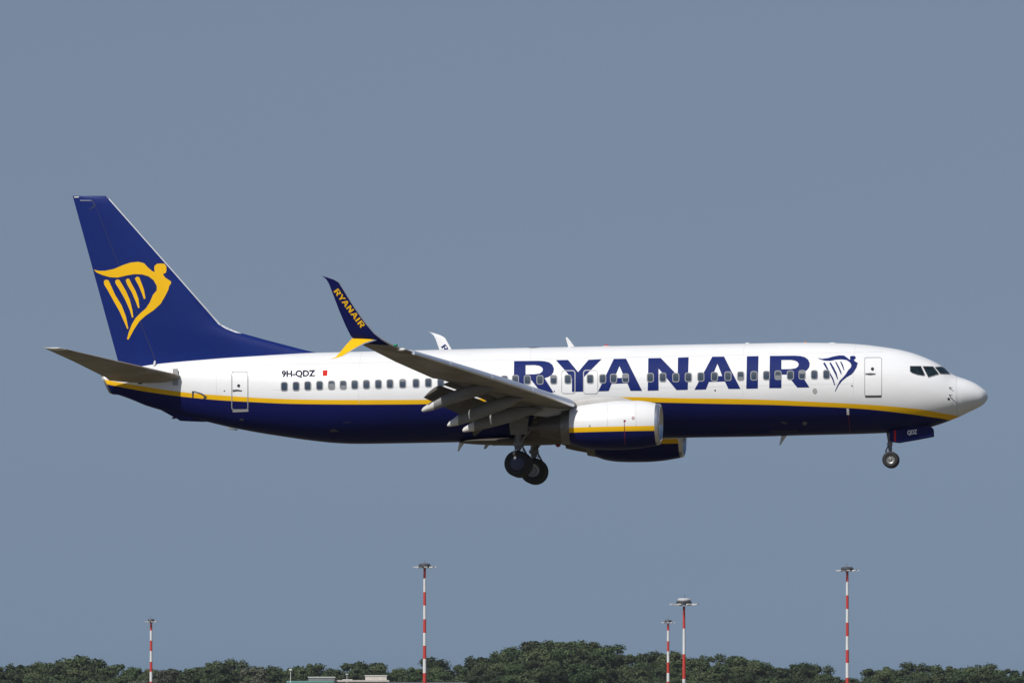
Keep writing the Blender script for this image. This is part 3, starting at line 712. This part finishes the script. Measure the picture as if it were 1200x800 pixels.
# fan nozzle ring, core nozzle and plug
pr, qr = prof[-1]; cr = (pr + qr) / 2; Hr = (pr.z - qr.z) / 2
ax = (-1, 0, 0); ce = (cr.x, -ENG, cr.z)
both(MB().lathe(ce, ax, [(-.25, Hr * .93), (.0, Hr * .945), (.2, Hr * .90), (.38, Hr * .85), (.38, Hr * .81), (.1, Hr * .84)], 40), 'fan_nozzle', M['nozzle'], (ER, EL), angle=40)
both(MB().lathe(ce, ax, [(-.3, Hr * .76), (.4, Hr * .70), (.9, Hr * .58), (1.32, Hr * .45), (1.32, Hr * .42), (.9, Hr * .5)], 36), 'core_nozzle', M['hot'], (ER, EL), angle=40)
both(MB().lathe(ce, ax, [(.8, Hr * .36), (1.3, Hr * .32), (1.75, Hr * .12), (1.86, .001)], 28), 'exhaust_plug', M['hot'], (ER, EL))
# pylon
pys = []
for px, zt, zb, hw in ((740, 468.6, 473, .04), (728, 465.2, 474, .12), (712, 464.4, 478, .19), (695, 464.6, 482, .22), (683, 466.5, 486, .22), (660, 472, 490, .2), (640, 474, 489, .17), (622, 476, 486, .08)):
    a, b_ = L(px, zt, ENG), L(px, zb, ENG); n = 14; ring = []
    for k in range(n):
        t = 2 * math.pi * k / n; c_, s_ = math.cos(t), math.sin(t)
        ring.append(Vector((a.x, -ENG + hw * math.copysign(abs(c_) ** .6, c_), (a.z + b_.z) / 2 + (a.z - b_.z) / 2 * math.copysign(abs(s_) ** .6, s_))))
    pys.append(ring)
both(MB().loft(pys), 'pylon', M['fairing'], (ER, EL), angle=50)
# small markings on the near cowl
for lp, mm in (([[(711.2, 471.6), (711.8, 471.6), (712.3, 499), (711.7, 499)]], faint), ([[(744.6, 470), (745.1, 470), (745.6, 499), (745.1, 499)]], faint),
               ([[(731.2, 494), (731.9, 494), (732.7, 521), (732, 521)]], M['dkred']),
               ([[(732 + 1.5 * math.cos(t), 493 + 1.3 * math.sin(t)) for t in [k * .63 for k in range(10)]]], M['dkred']),
               ([[(691.2 + 1.1 * math.cos(t), 498.8 + 1.4 * math.sin(t)) for t in [k * .63 for k in range(10)]]], M['seam']),
               ([[(742 + 1.7 * math.cos(t), 489.7 + 1.7 * math.sin(t)) for t in [k * .31 for k in range(20)]], [(742 + .95 * math.cos(t), 489.7 + .95 * math.sin(t)) for t in [k * .63 for k in range(10)]]], M['dkred'])):
    put('cowl_marking', lp, mm, 0.008, ER, cowl_bvh, (4, 3))

# ------------------------------------------------------------------ landing gear
def wheel(c, r, wdt, side, nm, par, capm):
    x, y, z = c
    t = MB().lathe((x, y - wdt / 2, z), (0, 1, 0), [(0.02, r * .52), (0, r * .6), (.0, r * .84), (wdt * .12, r * .95), (wdt * .3, r), (wdt * .7, r), (wdt * .88, r * .95), (wdt, r * .84), (wdt, r * .6), (wdt - .02, r * .52)], 36)
    o = t.build('wheel', M['tyre'], par, angle=50)
    hb = MB().lathe((x, y - wdt / 2, z), (0, 1, 0), [(.05, .001), (.02, r * .12), (.05, r * .2), (.075, r * .3), (.05, r * .42), (.015, r * .53), (wdt - .015, r * .53), (wdt - .05, r * .42), (wdt - .075, r * .3), (wdt - .05, r * .2), (wdt - .02, r * .12), (wdt - .05, .001)], 28)
    return o, hb
NG = L(1044, 538.6, 0.0)
ngm = MB()
ngm.tube([NG + Vector((0, 0, 0.05)), NG + Vector((-.02, 0, .45))], .055, 12)
ngm.tube([NG + Vector((-.02, 0, .40)), NG + Vector((-.03, 0, 1.35))], .085, 14)
ngm.tube([NG + Vector((0, -.28, 0)), NG + Vector((0, .28, 0))], .05, 10)
ngm.tube([NG + Vector((.0, 0, .12)), NG + Vector((-.22, 0, .36)), NG + Vector((-.06, 0, .72))], [.03, .035, .03], 8)
ngm.tube([NG + Vector((-.08, 0, .75)), NG + Vector((-.16, 0, 1.3))], .035, 8)
ngm.box(NG + Vector((-.14, -.12, .62)), NG + Vector((.08, .12, .74)))
NGO = ngm.build('nose_gear', M['strut'], plane, angle=40)
for sg in (-1, 1):
    c = NG + Vector((0, sg * .2, 0)); r_, wd = .355, .2
    x, y, z = c
    MB().lathe((x, y - wd / 2, z), (0, 1, 0), [(0.03, r_ * .50), (0, r_ * .6), (.0, r_ * .82), (wd * .12, r_ * .94), (wd * .3, r_), (wd * .7, r_), (wd * .88, r_ * .94), (wd, r_ * .82), (wd, r_ * .6), (wd - .03, r_ * .50)], 40).build('tyre', M['tyre'], NGO, angle=50)
    MB().lathe((x, y - wd / 2, z), (0, 1, 0), [(.0, .001), (-.01, r_ * .10), (.03, r_ * .14), (.06, r_ * .28), (.05, r_ * .40), (.015, r_ * .52), (wd - .015, r_ * .52), (wd - .05, r_ * .4), (wd - .06, r_ * .28), (wd - .03, r_ * .14), (wd + .01, r_ * .1), (wd, .001)], 30).build('hub', M['hub'], NGO, angle=40)
# nose gear doors hang either side
dpx = [(1042.4, 504.5), (1060, 502), (1089, 498.6), (1091.6, 500.4), (1092.4, 503), (1092.7, 510.2), (1075, 513.6), (1059, 516.4), (1052, 517.6), (1042.4, 516.4)]
dl = .46
poly = [L(x, y, dl) for x, y in dpx]
dm = MB().prism(poly, (0, .05, 0)); door_bvh = BVHTree.FromPolygons([Vector(v) for v in dm.v], dm.f)
DR, DLf = both(dm, 'nose_gear_door', M['navy'], (plane, plane), smooth=False)
put('door_band', [[(1047.6, 504.2), (1049.8, 504), (1050, 516.6), (1047.8, 516.4)]], M['red'], .008, DR, door_bvh, (50, 50))
put_text('door_letters', 'QDZ', (1063.2, 504.0, 1074.8, 510.4), M['white'], .008, DR, door_bvh, slope=-0.10)

def main_gear(lat, side):
    c = L(606.5, 543, 3.28) if True else None
    ax = Vector((c.x, -2.86, c.z))
    m = MB()
    m.tube([ax + Vector((0, -.62, 0)), ax + Vector((0, .62, 0))], .075, 12)
    m.tube([ax + Vector((0, 0, -.06)), ax + Vector((0, 0, .75))], .085, 14)
    m.tube([ax + Vector((0, 0, .62)), ax + Vector((.03, -.05, 2.05))], .135, 16)
    m.tube([ax + Vector((.08, 0, .1)), ax + Vector((.34, 0, .42)), ax + Vector((.12, 0, .86))], [.04, .05, .04], 8)
    m.tube([ax + Vector((0, .05, .95)), ax + Vector((.05, 1.15, 1.75))], .07, 10)
    m.tube([ax + Vector((.05, 0, .9)), ax + Vector((.75, .1, 1.8))], .06, 10)
    m.tube([ax + Vector((-.12, -.1, .2)), ax + Vector((-.15, -.1, 1.0)), ax + Vector((-.05, -.1, 1.6))], .022, 6)
    m.tube([ax + Vector((.15, .1, .25)), ax + Vector((.2, .1, .8)), ax + Vector((.1, .0, 1.5))], .02, 6)
    m.box(ax + Vector((-.2, -.2, .78)), ax + Vector((.18, .16, .92)))
    d = MB().prism([ax + Vector((-.30, -.32, 1.25)), ax + Vector((.42, -.32, 1.25)), ax + Vector((.5, -.42, 1.95)), ax + Vector((-.36, -.42, 1.95))], (0, .05, 0))
    return ax, m, d
ax, gmb, gdoor = main_gear(2.86, 1)
GR, GL = both(gmb, 'main_gear', M['strut'], (plane, plane), angle=40)
both(gdoor, 'gear_door', M['track'], (GR, GL), smooth=False)
r_, wd = .565, .40
for off, outer in ((-.43, True), (.43, False)):
    y0 = ax.y + off - wd / 2
    t = MB().lathe((ax.x, y0, ax.z), (0, 1, 0), [(0.04, r_ * .52), (0, r_ * .6), (.0, r_ * .80), (wd * .10, r_ * .92), (wd * .25, r_ * .99), (wd * .4, r_), (wd * .6, r_), (wd * .75, r_ * .99), (wd * .9, r_ * .92), (wd, r_ * .80), (wd, r_ * .6), (wd - .04, r_ * .52)], 44)
    both(t, 'tyre', M['tyre'], (GR, GL), angle=50)
    if outer:
        hb = MB().lathe((ax.x, y0, ax.z), (0, 1, 0), [(-.01, .001), (-.01, r_ * .2), (.0, r_ * .42), (.03, r_ * .54), (wd - .1, r_ * .54), (wd - .1, .001)], 32)
        both(hb, 'hub_cap', M['hubnavy'], (GR, GL), angle=30)
    else:
        hb = MB().lathe((ax.x, y0, ax.z), (0, 1, 0), [(.1, .001), (.1, r_ * .54), (wd - .03, r_ * .54), (wd - .08, r_ * .48), (wd - .10, r_ * .3), (wd - .02, r_ * .22), (wd - .02, .001)], 32)
        for k in range(9):
            t_ = 2 * math.pi * k / 9
            hb.lathe((ax.x + r_ * .39 * math.cos(t_), y0 + wd - .092, ax.z + r_ * .39 * math.sin(t_)), (0, 1, 0), [(0, .045), (.012, .045), (.012, .03), (.0, .03)], 10)
        both(hb, 'hub', M['hub'], (GR, GL), angle=30)

# ------------------------------------------------------------------ aerials, beacon, probes, tail details
def blade(pts, lat, th, name, m):
    p = [L(x, y, lat) for x, y in pts]; mb = MB().prism([q + Vector((0, th / 2, 0)) for q in p], (0, -th, 0)); return mb.build(name, m, plane, smooth=False, bevel=th * .3)
blade([(662.8, 395), (664.6, 394.8), (668, 399), (673.6, 406.4), (666.3, 407)], 0, .08, 'aerial', M['white'])
blade([(538.2, 517.5), (545.2, 517.5), (537.6, 528.6), (536, 529.4)], 0, .07, 'aerial', M['tracktip'])
blade([(568.8, 520), (574, 520), (569.6, 525.8), (566.6, 526)], .3, .07, 'aerial', M['fairing'])
blade([(915.8, 509.6), (922.5, 509.6), (914.6, 521.4), (913, 521.8)], 0, .07, 'aerial', M['tracktip'])
MB().lathe(L(710.8, 406.4, 0), (0, 0, 1), [(0, .12), (.06, .11), (.1, .001)], 16).build('beacon', M['red'], plane)
MB().lathe(L(710.8, 406.9, 0), (0, 0, 1), [(0, .25), (.05, .2), (.06, .001)], 16).build('beacon_base', M['white'], plane)
for px, py, m_, r0, h0 in ((876, 403.2, 'white', .12, .07), (944.2, 402.6, 'orange', .07, .09), (975.2, 403, 'white', .2, .07)):
    MB().lathe(L(px, py, 0), (0, 0, 1), [(0, r0), (h0 * .7, r0 * .8), (h0, .001)], 16).build('roof_fitting', M[m_], plane)
MB().lathe(L(626, 408, 0), (0, 0, 1), [(-.05, .45), (.03, .3), (.045, .001)], 20).build('roof_fitting', M['darkseam'], plane)
MB().lathe(L(654, 520.4, 0), (0, 0, -1), [(0, .12), (.08, .1), (.13, .001)], 16).build('beacon', M['dkred'], plane)
for y in (453.8, 462.6):
    p = S(1113.2, y); MB().tube([p, p + Vector((-.02, -.07, -.01)), p + Vector((.11, -.09, -.03))], [.025, .022, .012], 8).build('air_probe', M['darkseam'], plane)
def disc(px, py, r, name, m, rx=None):
    return put(name, [[(px + (rx or r) * math.cos(t), py + r * math.sin(t)) for t in [2 * math.pi * k / 14 for k in range(14)]]], m, .011)
disc(1111.6, 467.2, 1.4, 'static_port', M['black']); disc(998.4, 452, .9, 'static_port', M['darkseam']); disc(838, 457.3, 1.0, 'static_port', M['darkseam']); disc(649.6, 458.3, .8, 'static_port', M['darkseam'])
disc(954.9, 458, 3.3, 'outlet_vent', M['seam'], 2.7); disc(943, 495.6, 2.2, 'service_panel', mat('navy_grey_panel', (.12, .12, .14), .5), 2.8); disc(263, 457.8, .8, 'static_port', M['darkseam'])
put('drain_mark', [[(992, 478.2), (994.8, 478.4), (995.2, 486), (992.4, 485.8)]], M['white'], .01)
put('drain_mark', [[(994, 486.6), (994.6, 486.6), (997, 507), (996.4, 507)]], M['dkred'], .01)
put('outflow_door', [[(225, 458.2), (227.3, 458), (236.5, 460.6), (243, 464.8), (240.5, 467.4), (238, 466.8), (239.5, 464.8), (235.5, 461.8), (227.4, 459.2), (226.6, 466), (225.2, 465.6)]], M['darkseam'], .012)
nav = mat('scuffed_navy', (0.06, 0.06, 0.075), .6)
for lp in ([(914, 494), (919, 493.6), (924, 496.2), (919, 496.6)], [(903, 505), (935, 504.8), (935, 505.6), (903, 505.8)], [(386, 504), (391, 502), (398, 505.4), (388, 506)], [(402, 494.6), (411, 494.2), (411, 494.8), (402, 495.2)], [(281, 490), (286, 490.6), (285, 493), (280.6, 492)]):
    put('belly_scuff', [lp], nav, .006)
for y0_, x0_, x1_ in ((427.5, 300, 1035), (456.5, 320, 500), (455.5, 705, 1000)):
    put('lap_joint', [[(x0_, y0_), (x1_, y0_ - (x1_ - x0_) * .021), (x1_, y0_ - (x1_ - x0_) * .021 + .3), (x0_, y0_ + .3)]], faint, .003, fus, step=(12, 5))
# tail bumper under the rear hull, small fairing and exhaust of the auxiliary power unit
rr = []
for px, cy, hh, hw in ((246, 493.5, .02, .05), (236, 490.8, .12, .12), (222, 489.2, .16, .14), (211, 487.6, .2, .14), (208, 486.5, .16, .12), (200, 483.4, .12, .1), (186, 478.3, .02, .04)):
    c = L(px, cy, 0); rr.append([c + Vector((0, hw * math.cos(t), hh * math.sin(t))) for t in [2 * math.pi * k / 12 for k in range(12)]])
MB().loft(rr).build('tail_skid', M['navy'], plane)
blade([(202, 488), (208, 488.8), (206, 490.6), (201, 490.6)], .0, .1, 'skid_shoe', M['darkseam'])
blade([(267, 500), (280, 503), (277, 504.2), (266.5, 502.6)], .2, .1, 'drain_mast', M['fairing'])
x0, z0 = TAIL, sect(TAIL)
zc, hh, hw = z0
ex = []
for d_, k in ((-.0, .97), (-.10, .90), (-.10, .74), (.25, .66)):
    ex.append([Vector((x0 + d_ - .47 * hh * k * math.cos(t), hw * k * math.sin(t), zc + hh * k * math.cos(t))) for t in [2 * math.pi * i / 28 for i in range(28)]])
MB().loft(ex, cap=False, mfun=lambda i, j: 1 if i == 2 else 0).build('exhaust_pipe', [M['nozzle'], M['black']], plane, angle=40)
disc(164.5, 447.8, 2.2, 'air_inlet', M['black'], 3.2)
blade([(180.4, 423), (181.8, 422), (182.6, 424.4), (181.6, 428.6), (179.2, 428.8)], .25, .05, 'aerial', M['white'])
# ------------------------------------------------------------------ floodlight masts
def mast(px, top, depth, bands, wt, wb, label, head_w, style=0):
    """bands: photograph rows where the colour changes, from the top down; first band is red"""
    base = at(px, 790, depth); base.z = 0; base.x += 0
    t = empty('floodlight_mast', base, (0, 0, rng.uniform(0, 6)))
    tag(t, label, 'mast', 'red and white floodlight masts beyond the airfield')
    H = at(px, top, depth).z; k = depth / F
    zs = [at(px, y, depth).z for y in bands]; b = bands[-1] - bands[-2]
    yy = bands[-1]
    while zs[-1] > 0: yy += b; zs.append(max(0, at(px, yy, depth).z))
    rr = []; mi = []
    n = 12
    def ring(z):
        r = (wt + (wb - wt) * (1 - z / H)) * k / 2
        return [(r * math.cos(q), r * math.sin(q), z) for q in [2 * math.pi * i / n for i in range(n)]]
    pole = MB()
    for i in range(len(zs) - 1):
        pole.loft([ring(zs[i]), ring(zs[i + 1])], m=i % 2, cap=(i == 0 or i == len(zs) - 2))
    pole.build('pole', [M['mastred'], M['mastwhite']], t)
    hw = head_w * k / 2
    hd = MB(); hd.lathe((0, 0, H - .9), (0, 0, 1), [(0, hw * .25), (.1, hw * .5), (.45, hw * .55), (.8, hw * .42), (.9, .01)], 14)
    hd.tube([(hw * .62 * math.cos(q), hw * .62 * math.sin(q), H - .75) for q in [2 * math.pi * i / 16 for i in range(17)]], .06, 6)
    for i in range(4):
        q = math.pi * i / 4 + .2
        hd.tube([(-hw * .62 * math.cos(q), -hw * .62 * math.sin(q), H - .75), (hw * .62 * math.cos(q), hw * .62 * math.sin(q), H - .75)], .05, 6)
    hd.build('head_frame', M['mastdark'], t, angle=40)
    if style:
        MB().lathe((0, 0, H - .3), (0, 0, 1), [(0, hw * .44), (.32, hw * .46), (.5, hw * .36), (.54, .01)], 16).build('cover', M['lampface'], t)
    hd = MB().tube([(.1, 0, H), (.1, 0, H + .8)], .035, 6); hd.build('lightning_rod', M['mastdark'], t)
    nl = 8
    for i in range(nl):
        q = 2 * math.pi * i / nl; ca, sa = math.cos(q), math.sin(q)
        lm = MB(); r0, r1 = hw * .60, hw * 1.0
        z0, z1 = H - 1.05, H - .72
        c_, s_ = Vector((ca, sa, 0)), Vector((-sa, ca, 0))
        lo = [c_ * r0 + s_ * a for a in (-.32, .32)] + [c_ * r1 + s_ * a for a in (.32, -.32)]
        lm.add([v + Vector((0, 0, z1)) for v in lo] + [v + Vector((0, 0, z1 - d)) for v, d in zip(lo, (.34, .34, .18, .18))], [(0, 1, 2, 3), (7, 6, 5, 4), (0, 4, 5, 1), (1, 5, 6, 2), (2, 6, 7, 3), (3, 7, 4, 0)])
        lm.build('floodlight', M['lampface'], t, smooth=False)
    return t
mast(177, 724.5, 3230, [728.5, 738.3, 750, 762.3, 774.8, 786.5, 798], 2.6, 3.8, 'small striped mast over the trees at far left, with a dark lamp head', 15)
mast(497.6, 659.5, 2465, [664.5, 677, 693.2, 709, 725, 741, 756, 771.5, 788], 2.8, 4.6, 'tall red and white mast above the pale flat roofed building', 27)
mast(783, 725.5, 3230, [730.5, 738.3, 750.8, 762.8, 775.5, 788, 798], 2.6, 3.9, 'shorter and thinner mast of the close pair below the engines', 16)
mast(801.6, 702, 2000, [710, 736, 766, 795], 2.6, 4.6, 'mast of the close pair with long bands and a pale domed head', 34, 1)
mast(993, 663.5, 2465, [668.5, 681, 697, 713, 729, 745, 761, 776.2, 793.5], 2.8, 4.4, 'tall red and white mast standing alone below the nose wheel', 28)

# ------------------------------------------------------------------ trees
def leaf_mat(name, c1, c2, c3):
    m = bpy.data.materials.new(name); m.use_nodes = True; nt = m.node_tree; b = nt.nodes['Principled BSDF']
    b.inputs['Roughness'].default_value = .7; b.inputs['Specular IOR Level'].default_value = .25
    oi = nt.nodes.new('ShaderNodeObjectInfo'); tc = nt.nodes.new('ShaderNodeTexCoord')
    nz = nt.nodes.new('ShaderNodeTexNoise'); nz.inputs['Scale'].default_value = 3.6; nz.inputs['Detail'].default_value = 5
    r = nt.nodes.new('ShaderNodeValToRGB'); e = r.color_ramp.elements
    e[0].position = .3; e[0].color = (*c1, 1); e[1].position = .72; e[1].color = (*c2, 1)
    mx = nt.nodes.new('ShaderNodeMix'); mx.data_type = 'RGBA'; mx.inputs[7].default_value = (*c3, 1)
    mr = nt.nodes.new('ShaderNodeMath'); mr.operation = 'MULTIPLY'; mr.inputs[1].default_value = .7
    nt.links.new(tc.outputs['Object'], nz.inputs['Vector']); nt.links.new(nz.outputs['Fac'], r.inputs[0])
    nt.links.new(oi.outputs['Random'], mr.inputs[0]); nt.links.new(mr.outputs[0], mx.inputs[0])
    m2 = nt.nodes.new('ShaderNodeMath'); m2.operation = 'MULTIPLY'; m2.inputs[1].default_value = 7.31
    m3 = nt.nodes.new('ShaderNodeMath'); m3.operation = 'FRACT'
    m4 = nt.nodes.new('ShaderNodeMath'); m4.operation = 'MULTIPLY_ADD'; m4.inputs[1].default_value = .75; m4.inputs[2].default_value = .55
    sc_ = nt.nodes.new('ShaderNodeVectorMath'); sc_.operation = 'SCALE'
    nt.links.new(oi.outputs['Random'], m2.inputs[0]); nt.links.new(m2.outputs[0], m3.inputs[0]); nt.links.new(m3.outputs[0], m4.inputs[0])
    nt.links.new(r.outputs[0], mx.inputs[6]); nt.links.new(mx.outputs[2], sc_.inputs[0]); nt.links.new(m4.outputs[0], sc_.inputs['Scale']); nt.links.new(sc_.outputs[0], b.inputs['Base Color'])
    return m
leafA = leaf_mat('leaves_green', (.020, .040, .014), (.062, .094, .034), (.072, .084, .036))
leafB = leaf_mat('leaves_pale', (.075, .085, .055), (.14, .145, .10), (.09, .10, .06))
bark = mat('bark', (.09, .07, .05), .9, 0, .5, 2)
def crown_mesh(seed, w=1.0):
    """unit tree (height 1): leaf clumps spread through an uneven crown"""
    r = random.Random(seed); cl = []
    nb = 15
    for i in range(nb):
        t = r.random(); z = .20 + .72 * t; rad = .36 * w * math.sqrt(max(.05, 1 - ((z - .52) / .46) ** 2))
        q = r.uniform(0, 6.28); d = rad * math.sqrt(r.random())
        cl.append((Vector((d * math.cos(q), d * math.sin(q), z)), r.uniform(.12, .21)))
    for i in range(3): cl.append((Vector((r.uniform(-.12, .12), r.uniform(-.12, .12), .86 + .03 * i)), r.uniform(.05, .09)))
    mb = MB()
    for c, rad in cl:
        for k in range(int(100 + 1050 * rad)):
            d = Vector((r.gauss(0, 1), r.gauss(0, 1), r.gauss(0, 1))).normalized()
            p = c + Vector((d.x, d.y, d.z * .8)) * rad * (r.random() ** .4) * r.uniform(.8, 1.12)
            n = (d + Vector((r.gauss(0, .5), r.gauss(0, .5), r.gauss(.2, .5)))).normalized(); a = n.orthogonal().normalized(); b = n.cross(a)
            th = r.uniform(0, 3.14); a, b = a * math.cos(th) + b * math.sin(th), b * math.cos(th) - a * math.sin(th)
            s = r.uniform(.016, .036)
            mb.add([p - a * s, p - b * s * .7, p + a * s, p + b * s * .7], [(0, 1, 2, 3)])
    return mb
def trunk_mesh(seed):
    r = random.Random(seed); mb = MB()
    mb.tube([(0, 0, -.02), (.005, 0, .25), (r.uniform(-.02, .02), r.uniform(-.02, .02), .55), (0, 0, .8)], [.028, .022, .014, .004], 7)
    for i in range(6):
        q = r.uniform(0, 6.28); z = r.uniform(.25, .55); l = r.uniform(.16, .28)
        mb.tube([(0, 0, z), (l * .6 * math.cos(q), l * .6 * math.sin(q), z + .10), (l * math.cos(q), l * math.sin(q), z + .2)], [.011, .007, .002], 5)
    return mb
protos = []
for s in range(7):
    cm = crown_mesh(100 + s, [1, 1.15, .9, 1.3, 1.05, .8, 1.2][s]); tmn = trunk_mesh(s)
    me = bpy.data.meshes.new('crown'); me.from_pydata(cm.v, [], cm.f); me.materials.append(leafA)
    m2 = me.copy(); m2.materials.clear(); m2.materials.append(leafB)
    tr_ = bpy.data.meshes.new('trunk'); tr_.from_pydata(tmn.v, [], tmn.f); tr_.materials.append(bark); tr_.shade_smooth()
    protos.append((me, m2, tr_))
tree_n = 0
def tree(px, topy, depth, label, group, kind=0, pale=False, wide=1.0):
    global tree_n
    p = at(px, topy, depth); gz = rise(p.x, depth); hgt = p.z - gz
    if hgt < 4: hgt = 4
    e = empty('leafy_tree', (p.x, depth, gz), (0, 0, rng.uniform(0, 6.28)))
    sxy = max(hgt, 8.5) * wide
    e.scale = (sxy, sxy, hgt)
    tag(e, label, 'tree', group)
    me, m2, tr_ = protos[kind]
    o = bpy.data.objects.new('crown', m2 if pale else me); C.objects.link(o); o.parent = e
    o = bpy.data.objects.new('trunk', tr_); C.objects.link(o); o.parent = e
    tree_n += 1
def region(px):
    if px < 330: return 'left', 'dark leafy tree in the treeline at left, around the small mast'
    if px < 540: return 'mid', 'dark leafy tree in the treeline behind the flat roofed buildings'
    if px < 905: return 'hill', 'dark leafy tree in the dense wood on the low hill'
    return 'right', 'dark leafy tree in the treeline at right, below the aircraft nose'
ROWS = [(3910, 11), (3850, 0), (3760, 7), (3670, 14), (3580, 22), (3490, 31)]
for k, (dep, dy) in enumerate(ROWS):
    px = -30 + k * 7
    while px < 1232:
        g_, lab = region(px)
        ty = skyline(px) + dy + (rng.uniform(-1.2, 1.6) if k == 1 else rng.uniform(-4, 4))
        if ty < 806:
            tree(px, ty, dep + rng.uniform(-25, 25), lab, {'left': 'treeline trees at left', 'mid': 'treeline trees behind the buildings', 'hill': 'trees of the wood on the hill', 'right': 'treeline trees at right'}[g_], rng.randrange(7), False, rng.uniform(.95, 1.35))
        px += rng.uniform(20, 27)
for px, ty, lab in ((198, 782, 'pale grey green tree just right of the small left mast'), (184, 788, 'small pale tree partly behind the small left mast'), (298, 781, 'pale bushy tree in the treeline left of the buildings'), (158, 797, 'low pale bush left of the small left mast')):
    tree(px, ty, 3440, lab, None, rng.randrange(7), True, 1.1)

# ------------------------------------------------------------------ buildings at the foot of the trees
def building(px0, px1, top, depth, wallc, roofc, label, extra=None, ribs=False):
    a, b = at(px0, top, depth), at(px1, top, depth); wdt = b.x - a.x; H = a.z
    e = empty('flat_roof_building', ((a.x + b.x) / 2, depth, 0)); tag(e, label, 'building')
    wm_ = mat('wall', wallc, .8, 0, .5, .4); rm_ = mat('roof', roofc, .6, 0, .5, .5)
    MB().box((-wdt / 2, 0, 0), (wdt / 2, 18, H - .45)).build('wall', wm_, e, smooth=False)
    MB().box((-wdt / 2 - .3, -.3, H - .448), (wdt / 2 + .3, 18.3, H)).build('roof', rm_, e, smooth=False, bevel=.05)
    n = max(2, int(wdt / 3))
    for i in range(n):
        x = -wdt / 2 + wdt * (i + .5) / n
        o = MB().box((x - .7, -.06, H - 3.6), (x + .7, .04, H - 1.9)).build('window', M['glass'], e, smooth=False)
        MB().box((x - .8, -.10, H - 3.75), (x + .8, -.002, H - 3.62)).build('sill', rm_, o, smooth=False)
    if extra:
        for (q0, q1, qt, c, nm) in extra:
            p, q = at(q0, qt, depth + 4), at(q1, qt, depth + 4); ex = (a.x + b.x) / 2
            mm = mat('roof_box', c, .8, 0, .5, .6)
            box = MB().box((p.x - ex, 4, H + .002), (q.x - ex, 12, p.z - .2)).build(nm, mm, e, smooth=False)
            MB().box((p.x - ex - .15, 3.85, p.z - .198), (q.x - ex + .15, 12.15, p.z)).build('cap', mat('cap', (.62, .6, .56), .7), box, smooth=False)
building(337, 390, 797.2, 2700, (.5, .49, .46), (.16, .34, .30), 'low building with a green sheet roof left of the pale one', [(361.5, 392, 792.4, (.22, .21, .21), 'plant_room')])
building(390.4, 454.5, 796.2, 2705, (.52, .48, .42), (.58, .53, .46), 'pale beige flat roofed building left of the tall mast', [(428, 453, 790.6, (.60, .56, .50), 'plant_room'), (402, 412, 795.4, (.55, .52, .47), 'roof_vent')])
building(455, 545, 798.6, 2690, (.40, .40, .40), (.13, .14, .17), 'low building with a dark grey roof at foot of tall mast')
b0 = at(340.5, 783.5, 2685); e = empty('street_lamp', (b0.x, 2685, 0)); tag(e, 'thin white lamp post rising beside the green sheet roof', 'lamp post')
MB().tube([(0, 0, 0), (0, 0, b0.z)], [.11, .07], 8).build('pole', M['mastwhite'], e)
MB().box((-.35, -.3, b0.z - .35), (.35, .3, b0.z + .1)).build('lamp_head', M['lampface'], e, smooth=False, bevel=.06)
b0 = at(407.8, 789, 2700); e = empty('street_lamp', (b0.x, 2684, 0)); tag(e, 'thin pale lamp post in front of the beige building', 'lamp post')
MB().tube([(0, 0, 0), (0, 0, b0.z)], [.10, .06], 8).build('pole', M['mastwhite'], e)
MB().box((-.3, -.3, b0.z - .3), (.3, .3, b0.z)).build('lamp_head', M['lampface'], e, smooth=False, bevel=.06)

# ------------------------------------------------------------------ summer haze
hz = MB().box((-GROUND - 10, -2510, -1), (GROUND + 10, GROUND + 10, 48)).build('haze', M['black'], None, smooth=False)
hmat = bpy.data.materials.new('haze_air'); hmat.use_nodes = True; hn = hmat.node_tree; hn.nodes.clear()
ho = hn.nodes.new('ShaderNodeOutputMaterial'); hv = hn.nodes.new('ShaderNodeVolumePrincipled')
hv.inputs['Color'].default_value = (.82, .88, .96, 1); hv.inputs['Density'].default_value = 0.000012; hv.inputs['Anisotropy'].default_value = 0.0
hn.links.new(hv.outputs[0], ho.inputs['Volume'])
hz.data.materials.clear(); hz.data.materials.append(hmat); tag(hz, kind='stuff')
